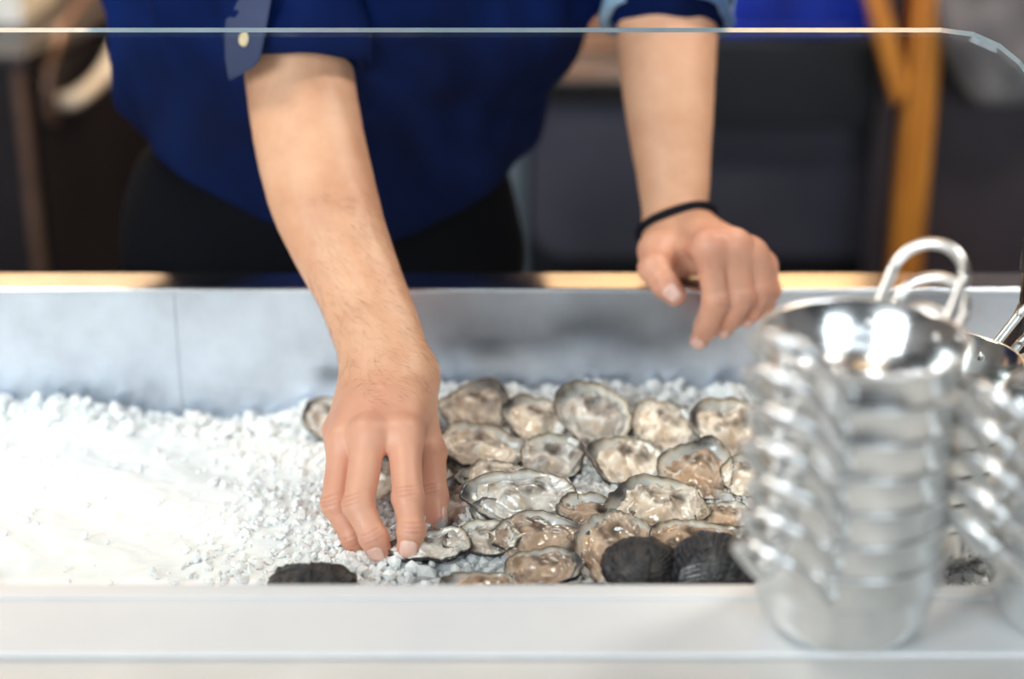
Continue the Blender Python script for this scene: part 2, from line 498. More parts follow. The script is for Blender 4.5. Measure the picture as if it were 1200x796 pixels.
# ------------------------------------------------------------------ signed-distance modelling
def A(v): return np.array(v, dtype=np.float64)
def cone(p, a, b, ra, rb):
    a = A(a); b = A(b); ab = b-a
    t = np.clip(((p-a)@ab)/max(ab@ab, 1e-12), 0, 1)
    return np.linalg.norm(p-a-t[:, None]*ab, axis=1)-(ra+(rb-ra)*t)
def smin(a, b, k):
    h = np.clip(.5+.5*(b-a)/k, 0, 1)
    return b+(a-b)*h-k*h*(1-h)
def smax(a, b, k): return -smin(-a, -b, k)
def ell(p, c, r, rot=None):
    q = p-A(c)
    if rot is not None: q = q@np.array(rot)
    r = A(r); k0 = np.linalg.norm(q/r, axis=1); k1 = np.linalg.norm(q/(r*r), axis=1)
    return k0*(k0-1)/np.maximum(k1, 1e-9)
def chain(p, pts, rs, k=.003):
    d = None
    for i in range(len(pts)-1):
        c = cone(p, pts[i], pts[i+1], rs[i], rs[i+1])
        d = c if d is None else smin(d, c, k)
    return d
def surface(f, lo, hi, h, coarse=4):
    lo = A(lo); hi = A(hi)
    H = h*coarse
    nc = np.ceil((hi-lo)/H).astype(int)+1
    ax = [lo[i]+H*(np.arange(nc[i])+.5) for i in range(3)]
    G = np.stack(np.meshgrid(*ax, indexing='ij'), -1).reshape(-1, 3)
    dc = f(G).reshape(nc)
    F = np.repeat(np.repeat(np.repeat(dc, coarse, 0), coarse, 1), coarse, 2).astype(np.float32)
    act = np.abs(F) < H*1.35
    idx = np.argwhere(act)
    pts = lo+(idx+.5)*h
    out = np.empty(len(pts), dtype=np.float32)
    for s in range(0, len(pts), 400000):
        out[s:s+400000] = f(pts[s:s+400000])
    F[act] = out
    neg = F < 0
    nxx, nyy, nzz = F.shape
    c = np.zeros((nxx-1, nyy-1, nzz-1), dtype=np.int8)
    for dx in (0, 1):
        for dy in (0, 1):
            for dz in (0, 1):
                c += neg[dx:nxx-1+dx, dy:nyy-1+dy, dz:nzz-1+dz]
    cells = np.argwhere((c > 0) & (c < 8))
    vid = -np.ones(c.shape, dtype=np.int64)
    vid[cells[:, 0], cells[:, 1], cells[:, 2]] = np.arange(len(cells))
    acc = np.zeros((len(cells), 3)); cnt = np.zeros(len(cells))
    cor = [(a, b_, c_) for a in (0, 1) for b_ in (0, 1) for c_ in (0, 1)]
    for i in range(8):
        for j in range(i+1, 8):
            if sum(abs(cor[i][k]-cor[j][k]) for k in range(3)) != 1: continue
            p = cells+cor[i]; q = cells+cor[j]
            fa = F[p[:, 0], p[:, 1], p[:, 2]]; fb = F[q[:, 0], q[:, 1], q[:, 2]]
            m_ = (fa < 0) != (fb < 0)
            t = np.where(m_, fa/np.where(m_, fa-fb, 1), 0)[:, None]
            acc += np.where(m_[:, None], A(cor[i])*(1-t)+A(cor[j])*t, 0); cnt += m_
    V = lo+(cells+acc/cnt[:, None]+.5)*h
    faces = []
    for axn in range(3):
        sl0 = [slice(1, -1)]*3; sl1 = [slice(1, -1)]*3
        sl0[axn] = slice(0, -1); sl1[axn] = slice(1, None)
        s0 = neg[tuple(sl0)]; s1 = neg[tuple(sl1)]
        e = np.argwhere(s0 != s1)
        sgn = s0[e[:, 0], e[:, 1], e[:, 2]]
        off = [1, 1, 1]; off[axn] = 0
        g = e+off
        u = (axn+1) % 3; w = (axn+2) % 3
        du = np.zeros(3, int); du[u] = 1; dw = np.zeros(3, int); dw[w] = 1
        q = []
        for o in (0*du, du, du+dw, dw):
            cc = g-o
            q.append(vid[cc[:, 0], cc[:, 1], cc[:, 2]])
        q = np.stack(q, 1)
        q = np.where(sgn[:, None], q, q[:, ::-1])
        faces.append(q[(q >= 0).all(1)])
    Fc = np.concatenate(faces)
    for it in range(2):                       # settle on the surface
        e = h*.4
        d = f(V)
        g = np.stack([f(V+A(o)*e)-f(V-A(o)*e) for o in ((1, 0, 0), (0, 1, 0), (0, 0, 1))], 1)/(2*e)
        g2 = (g*g).sum(1)
        V = V-np.clip(d/np.maximum(g2, .2), -h, h)[:, None]*g
    return V, Fc
rng = np.random.RandomState(5)
_dirs = rng.normal(size=(24, 3)); _dirs /= np.linalg.norm(_dirs, axis=1)[:, None]; _ph = rng.rand(24)*6.28
def wob(p, freq, o=0, n=6):
    r = 0
    for i in range(n):
        r = r+np.sin((p@_dirs[(i+o) % 24])*freq*(1+.23*i)+_ph[(i+o*3) % 24])
    return r/n

def finger_joints(L):   # list of (u, v, d, r)
    return [A(P(a, b, c)) for a, b, c, r in L], [r for *_, r in L]

def hand_sdf(spec):
    fingers = spec['fingers']; pal = spec['palm']; arm = spec['arm']
    def f(p):
        d = None
        for pts, rs, k in arm:
            c = chain(p, pts, rs, .0015); d = c if d is None else smin(d, c, k)
        for pts, rs, k in pal:
            c = chain(p, pts, rs, .006); d = smin(d, c, k)
        for c0, r0, k in spec.get('pads', []):
            d = smin(d, ell(p, c0, r0), k)
        fd = None
        for pts, rs in fingers:
            c = chain(p, pts[0:], rs, .0022)
            for i in (1, 2):
                if i < len(pts)-1: c = smin(c, np.linalg.norm(p-pts[i], axis=1)-rs[i]*1.035, .003)
            fd = c if fd is None else smin(fd, c, .0016)
        d = smin(d, fd, .0075)
        for c0, nrm, ax, amp in spec['creases']:
            q = p-c0; s = q@ax; hgt = q@nrm; lat = np.linalg.norm(q-np.outer(s, ax)-np.outer(hgt, nrm), axis=1)
            m_ = np.exp(-(lat/.0075)**4)*(hgt > 0)*np.exp(-(np.linalg.norm(q, axis=1)/.016)**6)
            s2 = s+.25*lat*lat/.012
            for o in (-.0034, 0, .0032):
                d = d+m_*amp*np.exp(-((s2-o)/.00085)**2)
        for pts, rs, amp, w in spec.get('ridges', []):
            c = chain(p, pts, rs, .003)
            d = d-amp*np.exp(-(np.maximum(c, 0)/w)**2)
        return d+.0004*wob(p, 160, 3)
    return f

VIEW = A((0, CP, -SP))
def creases_for(fingers, skip=()):
    out = []
    for n_, (pts, rs) in enumerate(fingers):
        for i in (1, 2):
            if i < len(pts)-1 and (n_, i) not in skip:
                ax = pts[i+1]-pts[i-1]; ax /= np.linalg.norm(ax)
                bend = pts[i]*2-pts[i-1]-pts[i+1]
                nr = bend/(np.linalg.norm(bend)+1e-9)-VIEW*.8
                nr = nr-ax*(nr@ax); nr /= np.linalg.norm(nr)
                out.append((pts[i], nr, ax, .00075 if i == 1 else .00055))
    return out
def nail(name, tip, prev, nr, w, l, parent, rr, sdf):
    ax = tip-prev; ax /= np.linalg.norm(ax); nr = nr-ax*(nr@ax); nr /= np.linalg.norm(nr); sd = np.cross(ax, nr)
    V = []; F = []
    nu, nv = 9, 9
    for lay in (0, 1):
        for i in range(nu):
            for j in range(nv):
                a = (i/(nu-1)-.5)*2; c = (j/(nv-1)-.5)*2
                ww = w*(1-.12*abs(c)**3)*math.sqrt(max(0, 1-.55*max(0, c)**4-.75*max(0, -c)**4))
                ang = a*ww/rr
                rad = rr+(.0005 if lay == 0 else -.0012)-.0010*max(0, c)**2-.0010*max(0, -c)**3
                base = tip+ax*(c*l); dr = nr*math.cos(ang)+sd*math.sin(ang)
                ts = np.linspace(.002, .018, 65); dv = sdf(base+ts[:, None]*dr)
                k_ = np.argmax(dv > 0); t_ = ts[k_] if dv[k_] > 0 else rr
                V.append(base+dr*(t_+(.0006-.0005*abs(c)**3 if lay == 0 else -.0012)))
    for i in range(nu-1):
        for j in range(nv-1):
            a = i*nv+j; F.append([a, a+1, a+nv+1, a+nv]); a += nu*nv; F.append([a, a+nv, a+nv+1, a+1])
    B = [i*nv for i in range(nu)]+[(nu-1)*nv+j for j in range(1, nv)]+[i*nv+nv-1 for i in range(nu-2, -1, -1)]+[j for j in range(nv-2, 0, -1)]
    for k in range(len(B)):
        a, b_ = B[k], B[(k+1) % len(B)]; F.append([a, b_, b_+nu*nv, a+nu*nv])
    return mesh_obj(name, V, F, M['nail'], parent)

# ---- right arm and hand (left in the picture), fingers closing on an oyster
def pr(L): return finger_joints(L)
fr_index = pr([(474, 512, 1.262, .0122), (478, 584, 1.232, .0108), (482, 622, 1.222, .0096), (479, 645, 1.222, .0084)])
fr_mid = pr([(433, 512, 1.258, .0120), (420, 592, 1.232, .0112), (438, 630, 1.224, .0097), (446, 647, 1.226, .0083)])
fr_ring = pr([(402, 516, 1.268, .0112), (394, 590, 1.248, .0105), (415, 631, 1.246, .0090), (427, 651, 1.252, .0078)])
fr_lit = pr([(397, 506, 1.295, .0100), (400, 570, 1.285, .0092), (420, 610, 1.280, .0080), (432, 632, 1.278, .0070)])
fr_thumb = pr([(486, 478, 1.315, .0150), (503, 530, 1.302, .0125), (507, 582, 1.285, .0110), (510, 612, 1.270, .0090)])
R_f = [fr_index, fr_mid, fr_ring, fr_lit, fr_thumb]
fa = [(350, 40, 1.425, 62), (350, 90, 1.42, 63), (363, 170, 1.405, 64.5), (380, 240, 1.385, 63.5), (404, 300, 1.368, 56),
      (423, 340, 1.355, 51.5), (446, 400, 1.335, 52), (456, 434, 1.322, 50)]
def offset_chain(fa, sgn, frac, toff=0):
    pts = []; rs = []
    q_ = np.array(fa, float); tq = np.arange(len(fa)); tt_ = np.linspace(0, len(fa)-1, 4*len(fa))
    f4 = [np.interp(tt_, tq, q_[:, c_]) for c_ in range(4)]
    ker = np.array([.15, .22, .26, .22, .15])
    f4 = [np.concatenate([c_[:2], np.convolve(c_, ker, 'valid'), c_[-2:]]) for c_ in f4]
    fa = list(zip(*f4))
    for i, (u, v, d, w) in enumerate(fa):
        t = i/(len(fa)-1)
        fr = frac[0]*(1-t)+frac[1]*t
        r = w*fr; o = (w-r)*sgn
        pts.append(A(P(u+o*.96, v-o*.25, d+toff*t))); rs.append(r*d/FPX)
    return pts, rs
aL = offset_chain(fa, -1, (.86, .62)); aR = offset_chain(fa, 1, (.86, .62))
wr = lambda u, v, d: A(P(u, v, d))
palmR = [
    ([wr(478, 440, 1.322), fr_index[0][0]], [.0185, .0130], .014),
    ([wr(462, 440, 1.320), fr_mid[0][0]], [.0185, .0128], .014),
    ([wr(442, 440, 1.322), fr_ring[0][0]], [.0185, .0122], .014),
    ([wr(430, 440, 1.328), fr_lit[0][0]], [.0180, .0115], .014),
    ([wr(484, 446, 1.330), fr_thumb[0][0]], [.0180, .0155], .016),
]
specR = dict(fingers=R_f, palm=palmR, arm=[(aL[0], aL[1], .02), (aR[0], aR[1], .02)],
             pads=[(P(455, 492, 1.295), (.030, .020, .026), .014), (P(470, 510, 1.262), (.0125, .0115, .0125), .006),
                   (P(430, 510, 1.257), (.0125, .0115, .0125), .006)],
             creases=creases_for(R_f, skip=((3, 1), (3, 2))),
             ridges=[([wr(470, 455, 1.302), wr(474, 500, 1.262)], [.006, .006], .0010, .010),
                     ([wr(457, 455, 1.300), wr(433, 500, 1.257)], [.006, .006], .0010, .010),
                     ([wr(395, 250, 1.345), wr(430, 330, 1.322), wr(448, 400, 1.306)], [.002, .002, .002], .0008, .006)])
# ---- left arm and hand (right in the picture), resting on the rim
fl_index = pr([(832, 290, 1.398, .0130), (840, 350, 1.408, .0112), (828, 383, 1.422, .0096), (819, 399, 1.432, .0078)])
fl_mid = pr([(858, 289, 1.402, .0130), (868, 347, 1.410, .0112), (856, 372, 1.424, .0096), (847, 386, 1.434, .0080)])
fl_ring = pr([(880, 298, 1.412, .0122), (890, 340, 1.418, .0106), (882, 362, 1.430, .0090), (875, 374, 1.438, .0076)])
fl_lit = pr([(893, 312, 1.428, .0110), (901, 340, 1.430, .0094), (896, 358, 1.438, .0080), (890, 367, 1.443, .0068)])
fl_thumb = pr([(772, 294, 1.440, .0160), (767, 314, 1.420, .0128), (780, 334, 1.408, .0108), (791, 346, 1.406, .0090)])
L_f = [fl_index, fl_mid, fl_ring, fl_lit, fl_thumb]
fb = [(781, -45, 1.55, 62), (782, 38, 1.53, 59), (783, 100, 1.513, 54.5), (786, 150, 1.50, 49.5), (789, 200, 1.49, 43.5), (791, 240, 1.482, 39), (792, 268, 1.474, 36.5)]
bL = offset_chain(fb, -1, (.86, .62)); bR = offset_chain(fb, 1, (.86, .62))
palmL = [
    ([wr(800, 270, 1.47), fl_index[0][0]], [.0180, .0140], .014),
    ([wr(806, 272, 1.47), fl_mid[0][0]], [.0180, .0138], .014),
    ([wr(812, 276, 1.472), fl_ring[0][0]], [.0175, .0130], .014),
    ([wr(814, 280, 1.478), fl_lit[0][0]], [.0170, .0120], .014),
    ([wr(782, 272, 1.472), fl_thumb[0][0]], [.0175, .0160], .014),
]
specL = dict(fingers=L_f, palm=palmL, arm=[(bL[0], bL[1], .02), (bR[0], bR[1], .02)],
             pads=[(P(790, 300, 1.462), (.026, .022, .020), .012), (P(852, 302, 1.445), (.034, .024, .019), .012),
                   (P(832, 288, 1.396), (.0135, .012, .0125), .006), (P(858, 287, 1.400), (.0135, .012, .0125), .006)],
             creases=creases_for(L_f, skip=((3, 1), (3, 2), (2, 2))), ridges=[])
def hand_mesh(spec, lo, hi, h):
    f = hand_sdf(spec)
    V, F = surface(f, lo, hi, h)
    red = np.zeros(len(V)); cr = np.zeros(len(V))
    for n_, (pts, rs) in enumerate(spec['fingers']):
        for i, w in ((0, .30), (1, .45), (2, .35), (len(pts)-1, .9)):
            red = np.maximum(red, w*np.exp(-(np.linalg.norm(V-pts[i], axis=1)/(rs[i]*(1.6 if i < 3 else 1.5)))**2))
        dd = chain(V, pts, rs, .002)
        red = np.maximum(red, .28*np.exp(-(np.maximum(dd, 0)/.004)**2))
    for c0, nrm, ax, amp in spec['creases']:
        q = V-c0; s = q@ax; hgt = q@nrm; lat = np.linalg.norm(q-np.outer(s, ax)-np.outer(hgt, nrm), axis=1)
        m_ = np.exp(-(lat/.0075)**4)*(hgt > 0)*np.exp(-(np.linalg.norm(q, axis=1)/.016)**6)
        s2 = s+.25*lat*lat/.012
        for o in (-.0034, 0, .0032): cr = np.maximum(cr, m_*.42*np.exp(-((s2-o)/.0008)**2))
    wp = spec['palm'][1][0][0]; kp = spec['fingers'][1][0][0]
    ax_ = (kp-wp)/np.linalg.norm(kp-wp)
    red = np.maximum(red, .34*np.clip(((V-wp)@ax_)/.06, 0, 1))
    return V, F, red, cr
def bounds(spec, pad):
    P_ = np.concatenate([np.array(x[0]) for x in spec['fingers']]+[np.array(x[0]) for x in spec['arm']])
    return P_.min(0)-pad, P_.max(0)+pad
VR, FR, redR, crR = hand_mesh(specR, *bounds(specR, .055), .0014)
VL, FL, redL, crL = hand_mesh(specL, *bounds(specL, .055), .0016)

# ---- the rest of the body
PC = (-.184, 1.60, .02)
SHR = A((-.30, 1.455, .50)); SHL = A((.06, 1.50, .54))
ELR = A(P(351, 45, 1.425)); ELL = A(P(781, -42, 1.55))
NK = A((-.135, 1.44, .60)); HD = A((-.145, 1.375, .735))
def core(p):
    d = ell(p, (-.184, 1.60, .02), (.165, .105, .12))
    d = smin(d, cone(p, (-.18, 1.60, .05), (-.14, 1.50, .42), .105, .12), .05)
    d = smin(d, cone(p, SHR+A((.04, 0, 0)), SHL-A((.04, 0, 0)), .055, .055), .05)
    for s, x in ((-1, -.27), (1, -.10)):
        d = smin(d, chain(p, [A((x, 1.60, -.02)), A((x+.005*s, 1.59, -.44)), A((x+.005*s, 1.62, -.82))], [.085, .055, .038], .02), .02)
        d = smin(d, cone(p, (x+.005*s, 1.63, -.86), (x+.015*s, 1.50, -.875), .032, .022), .02)
    d = smin(d, cone(p, SHR, ELR+A((0, .0, .01)), .052, .044), .03)
    d = smin(d, cone(p, SHL, ELL+A((0, .0, .01)), .052, .044), .03)
    d = smin(d, cone(p, NK-A((0, -.02, .04)), HD-A((0, -.02, .05)), .056, .052), .03)
    hd = smin(ell(p, HD+A((0, .012, .02)), (.074, .092, .094)), ell(p, HD+A((0, -.03, -.055)), (.052, .055, .055)), .03)
    hd = smin(hd, cone(p, HD+A((0, -.088, .005)), HD+A((0, -.108, -.03)), .008, .014), .010)      # nose
    hd = smin(hd, cone(p, HD+A((-.022, -.085, -.058)), HD+A((.022, -.085, -.058)), .006, .006), .008)
    for s in (-1, 1):
        hd = smin(hd, ell(p, HD+A((s*.074, .012, -.005)), (.010, .018, .030)), .006)
        hd = smax(hd, -(np.linalg.norm(p-(HD+A((s*.031, -.093, .012))), axis=1)-.014), .008)
    return smin(d, hd, .012)
VC, FC = surface(core, (-.48, 1.22, -.93), (.30, 1.80, .89), .008, 3)
person = empty('person', (-.184, 1.60, FZ))
tag(person, 'person in a navy shirt bending over the ice and picking up an oyster', 'person')
PINV = Matrix.Translation((.184, -1.60, -FZ))
def pchild(o, parent=None):
    o.parent = parent or person
    if parent is None: o.matrix_parent_inverse = PINV
    return o
nR, nL = len(VR), len(VL)
body = mesh_obj('body', np.concatenate([VR, VL, VC]), np.concatenate([FR, FL+nR, FC+nR+nL]), M['skin'],
                attrs={'red': np.concatenate([redR, redL, np.zeros(len(VC))]), 'crease': np.concatenate([crR, crL, np.zeros(len(VC))])})
pchild(body)
up = A((0, -CP, SP))     # towards the viewer
def put_nail(f, nr, w, l, back=.30):
    sdf = hand_sdf(specR if any(f is q for q in R_f) else specL)
    tip = f[0][-1]; prev = f[0][-2]
    return pchild(nail('fingernail', tip*(1-back*.35)+prev*back*.35, prev, A(nr), w, l, None, f[1][-1], sdf))
put_nail(fr_index, up+A((-.05, -.3, .2)), .0066, .0062)
put_nail(fr_mid, up+A((-.35, 0, -.3)), .0062, .0058)
put_nail(fr_ring, up+A((-.6, 0, -.2)), .0056, .0054)
put_nail(fr_lit, up+A((-.7, 0, 0)), .0048, .0046)
put_nail(fr_thumb, A((.95, -.25, .1)), .0072, .0070)
put_nail(fl_index, up+A((-.2, 0, -.25)), .0062, .0058, .1)
put_nail(fl_mid, up+A((-.2, 0, -.3)), .0060, .0055, .1)
put_nail(fl_ring, up+A((0, 0, -.3)), .0055, .0050, .1)
put_nail(fl_lit, up+A((.1, 0, -.3)), .0048, .0045, .1)
put_nail(fl_thumb, up+A((-.35, 0, .15)), .0066, .0066, .35)
# face bits and hair
for s in (-1, 1):
    e = HD+A((s*.031, -.075, .012))
    V = []; 
    bm = bmesh.new(); bmesh.ops.create_uvsphere(bm, u_segments=16, v_segments=10, radius=.0115, matrix=Matrix.Translation(Vector(e)))
    eo = pchild(bm_obj('eye', bm, M['eye'], smooth=True))
    bm = bmesh.new(); bmesh.ops.create_uvsphere(bm, u_segments=12, v_segments=8, radius=.0055, matrix=Matrix.Translation(Vector(e+A((0, -.0075, 0)))))
    io = bm_obj('iris', bm, M['iris'], eo, smooth=True)
    vs_, fs_ = tube_np(smooth_path([HD+A((s*.014, -.089, .034)), HD+A((s*.032, -.088, .040)), HD+A((s*.050, -.074, .033))]), .0028, 8)
    pchild(mesh_obj('eyebrow', vs_, fs_, M['hair']))
vs_, fs_ = tube_np(smooth_path([HD+A((-.024, -.084, -.058)), HD+A((0, -.094, -.0585)), HD+A((.024, -.084, -.058))]), .0042, 8, flat=.8)
pchild(mesh_obj('mouth', vs_, fs_, M['lip']))
def hairf(p):
    d = ell(p, HD+A((0, .022, .028)), (.084, .098, .100))+.003*wob(p, 150, 2)
    return smax(d, -(cone(p, HD+A((0, -.11, -.02)), HD+A((0, -.07, -.06)), .075, .09)), .01)
V, F = surface(hairf, HD-.14, HD+.16, .005, 3)
pchild(mesh_obj('hair', V, F, M['hair']))

# ---- shirt
zk = A([-.10, .04, .14, .24, .45, .56, .62]); cxk = A([-.186, -.184, -.170, -.148, -.135, -.130, -.135]); cyk = A([1.60, 1.60, 1.585, 1.56, 1.505, 1.48, 1.46])
rxk = A([.188, .190, .200, .216, .205, .165, .075]); ryk = A([.135, .140, .150, .158, .140, .10, .07])
def hem_z(x, y):
    base = np.interp(x, [-.40, -.37, -.31, -.25, -.20, -.144, -.08, -.03, .01, .05], [.175, .150, .120, .085, .058, .040, .052, .078, .100, .115])
    return base
CUFR = A(P(350, 22, 1.425)); CUFL = A(P(784, -12, 1.535))
def shirtf(p):
    z = p[:, 2]
    cx = np.interp(z, zk, cxk); cy = np.interp(z, zk, cyk); rx = np.interp(z, zk, rxk); ry = np.interp(z, zk, ryk)
    q = np.sqrt(((p[:, 0]-cx)/rx)**2+((p[:, 1]-cy)/ry)**2)
    d = (q-1)*np.minimum(rx, ry)
    d = smax(d, z-.60, .03)
    ang = np.arctan2(p[:, 1]-cy, p[:, 0]-cx)
    fold = .0055*np.sin(ang*7+z*26+1.2*np.sin(z*21+ang*2))*np.clip(1.2-z*2.2, .2, 1)+.010*wob(p, 30, 1)+.0055*wob(p, 75, 5)
    d = d+fold
    s1 = chain(p, [SHR+A((.03, 0, -.02)), ELR*.25+SHR*.75, CUFR], [.075, .066, .0555], .02)+.005*wob(p, 80, 2)
    s2 = chain(p, [SHL+A((-.03, 0, -.02)), ELL*.25+SHL*.75, CUFL], [.075, .066, .0555], .02)+.005*wob(p, 70, 8)
    d = smin(d, s1, .022); d = smin(d, s2, .022)
    # neckline
    d = smax(d, -(cone(p, NK, NK+A((0, -.03, .08)), .058, .07)), .006)
    hz = hem_z(p[:, 0], p[:, 1])
    d = smax(d, np.where((p[:, 0] > .045) | (p[:, 1] < 1.40), -1, (hz-z)*.8), .006)
    return d
V, F = surface(shirtf, (-.50, 1.22, -.0), (.26, 1.80, .66), .0045, 4)
shirt = pchild(mesh_obj('shirt', V, F, M['shirt']))
shirt['label'] = 'navy blue cotton shirt with the sleeves rolled to the elbows'

def cuff(center_pts, r, mt, name, seed, hgt, tiltv):
    """thick rolled band round an arm axis, with soft wrinkles"""
    a, b_ = center_pts
    ax = (b_-a); L = np.linalg.norm(ax); ax = ax/L
    e1 = np.cross(ax, A((0, 1, 0))); e1 /= np.linalg.norm(e1); e2 = np.cross(ax, e1)
    prof = []
    n = 16
    for i in range(n):
        t = 2*math.pi*i/n
        cx_, cz_ = math.cos(t), math.sin(t)
        sx = abs(cx_)**.7*(1 if cx_ > 0 else -1); sz = abs(cz_)**.5*(1 if cz_ > 0 else -1)
        prof.append((sx*.0065, sz*hgt*.5))
    V = []; F = []
    N = 96
    for k in range(N):
        th = 2*math.pi*k/N
        dr = e1*math.cos(th)+e2*math.sin(th)
        wv = .0022*math.sin(3*th+seed)+.0016*math.sin(7*th+2*seed)
        for i, (pr_, pz_) in enumerate(prof):
            fold = .0022*math.sin(pz_*190+2.5*math.sin(2*th+seed))*(1 if pr_ > 0 else 0)
            rr = r+pr_+wv+fold
            V.append(a+ax*(L*.5+pz_+tiltv*math.cos(th+seed*.0))+dr*rr)
    for k in range(N):
        for i in range(n):
            k2 = (k+1) % N; i2 = (i+1) % n
            F.append([k*n+i, k2*n+i, k2*n+i2, k*n+i2])
    return mesh_obj(name, V, F, mt)
c1 = A(P(351, 82, 1.418)); c2 = A(P(350, -14, 1.425))
o = cuff((c1, c2), .0545, M['shirt'], 'rolled_cuff', .7, np.linalg.norm(c1-c2), .002); pchild(o, shirt); o.parent = shirt
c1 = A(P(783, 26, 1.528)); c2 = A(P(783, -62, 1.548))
o = cuff((c1, c2), .0535, M['reflection_paled'], 'rolled_cuff', 2.1, np.linalg.norm(c1-c2), .002); o.parent = shirt; o['label'] = 'navy rolled cuff with a pale glass reflection painted into its colour'
# buttoned sleeve tab on the right cuff
poly_l = [(-30, 272), (0, 268), (40, 263), (70, 264), (94, 268)]
poly_r = [(-30, 324), (0, 318), (40, 311), (70, 305), (80, 296), (94, 271)]
V = []; F = []
nu, nv = 13, 17
for lay in (0, 1):
    for j in range(nv):
        v_ = -30+124*j/(nv-1)
        ul = np.interp(v_, [a for a, _ in poly_l], [b_ for _, b_ in poly_l]); ur = np.interp(v_, [a for a, _ in poly_r], [b_ for _, b_ in poly_r])
        for i in range(nu):
            u_ = ul+(ur-ul)*i/(nu-1)
            off = min(.0628, abs(u_-351)*.0007)
            dd = 1.42-math.sqrt(max(0, .0640**2-off**2))-.0068+(.0030 if lay else 0)
            V.append(P(u_, v_, dd))
for j in range(nv-1):
    for i in range(nu-1):
        a = j*nu+i; F.append([a, a+nu, a+nu+1, a+1]); a += nu*nv; F.append([a, a+1, a+nu+1, a+nu])
B = [i for i in range(nu)]+[j*nu+nu-1 for j in range(1, nv)]+[(nv-1)*nu+i for i in range(nu-2, -1, -1)]+[j*nu for j in range(nv-2, 0, -1)]
for k in range(len(B)):
    a, b_ = B[k], B[(k+1) % len(B)]; F.append([a, b_, b_+nu*nv, a+nu*nv])
tab = mesh_obj('sleeve_tab', V, F, M['tab'], shirt); tab['label'] = 'slate grey buttoned sleeve tab'
bc = Vector(P(285, 46, 1.42-math.sqrt(.0640**2-(66*.0007)**2)-.0086))
q = Vector((-.74, -.62, .25)).normalized().to_track_quat('Z', 'Y').to_matrix().to_4x4()
bm = bmesh.new(); bmesh.ops.create_cone(bm, cap_ends=True, segments=24, radius1=.0062, radius2=.0052, depth=.0018, matrix=Matrix.Translation(bc) @ q)
M['brass'] = simple('horn_button', (.75, .62, .40), (.5, .38, .22), .25, 0, 90, 0, coat=.5)
bm_obj('button', bm, M['brass'], shirt, smooth=False)

# ---- trousers, shoes, wristband
def trf(p):
    d = ell(p, (-.184, 1.60, .03), (.188, .128, .15))
    d = smax(d, p[:, 2]-.11, .02)
    for s, x in ((-1, -.275), (1, -.093)):
        d = smin(d, chain(p, [A((x, 1.60, -.02)), A((x, 1.585, -.44)), A((x, 1.61, -.86))], [.100, .078, .066], .03), .03)
    d = d+.004*wob(p, 38, 4)
    return smax(d, -.865-p[:, 2], .004)
V, F = surface(trf, (-.44, 1.38, -.90), (.07, 1.80, .18), .008, 3)
pchild(mesh_obj('trousers', V, F, M['trousers']))
for x in (-.28, -.088):
    def shf(p, x=x):
        d = smin(cone(p, (x, 1.64, -.865), (x, 1.48, -.875), .040, .032), cone(p, (x, 1.63, -.84), (x, 1.62, -.81), .042, .045), .02)
        return smax(d, -.90-p[:, 2], .004)
    V, F = surface(shf, (x-.09, 1.40, -.92), (x+.09, 1.72, -.74), .005, 3)
    pchild(mesh_obj('shoe', V, F, M['leather']))
# wristband round the left wrist: probe the arm surface for its radius
armf = hand_sdf(specL)
wc = A(P(790, 264, 1.477)); ax = A(P(792, 276, 1.470))-A(P(789, 215, 1.488)); ax /= np.linalg.norm(ax)
ax = ax+A((.30, 0, 0)); ax /= np.linalg.norm(ax)
e1 = A((1, 0, 0)); e1 = e1-ax*(e1@ax); e1 /= np.linalg.norm(e1); e2 = np.cross(ax, e1)
pts = []
for k in range(64):
    th = 2*math.pi*k/64; dr = e1*math.cos(th)+e2*math.sin(th)
    rr = np.linspace(.010, .05, 200); dv = armf(wc+rr[:, None]*dr)
    i = np.argmax(dv > 0); pts.append(wc+dr*(rr[i]+.0020))
wb = pchild(tube('wristband', pts, .0040, M['band'], None, 10, closed=True))
wb['label'] = 'black cord wristband'
# arm hair: fine short strands on the forearm
armf = hand_sdf(specR)
rs_ = np.random.RandomState(3)
sel = np.where((VR[:, 2] > .03) & (VR[:, 2] < .15) & (VR[:, 0] > -.16) & (np.abs(VR[:, 1]) < 1.36))[0]
sel = rs_.choice(sel, min(1500, len(sel)), replace=False)
e = .001; Pn = VR[sel]
g = np.stack([armf(Pn+A(o)*e)-armf(Pn-A(o)*e) for o in ((1, 0, 0), (0, 1, 0), (0, 0, 1))], 1); g /= np.linalg.norm(g, axis=1)[:, None]
axd = aR[0][-1]-aR[0][3]; axd /= np.linalg.norm(axd)
HV = []; HF = []
for p0, n0 in zip(Pn, g):
    if n0@up < .05: continue
    t0 = axd*.7+rs_.normal(size=3)*.35+A((.5, 0, 0)); t0 = t0-n0*(t0@n0); t0 /= np.linalg.norm(t0)
    L = .006+.006*rs_.rand(); s0 = np.cross(t0, n0)*.00006
    k = len(HV)
    for tt, hh in ((0, -.0003), (.5, .0010), (1, .0008)):
        c = p0+t0*L*tt+n0*hh
        w_ = 1-tt*.7
        HV += [c-s0*w_, c+s0*w_, c+n0*.0001*w_]
    for j in (0, 3):
        for a, b_ in ((0, 1), (1, 2), (2, 0)): HF.append([k+j+a, k+j+b_, k+j+3+b_, k+j+3+a])
M['arm_hair'] = simple('arm_hair', (.30, .13, .06), None, .5, 0, 60, 0)
ah = pchild(mesh_obj('arm_hair', HV, HF, M['arm_hair'])); ah['kind'] = 'stuff'

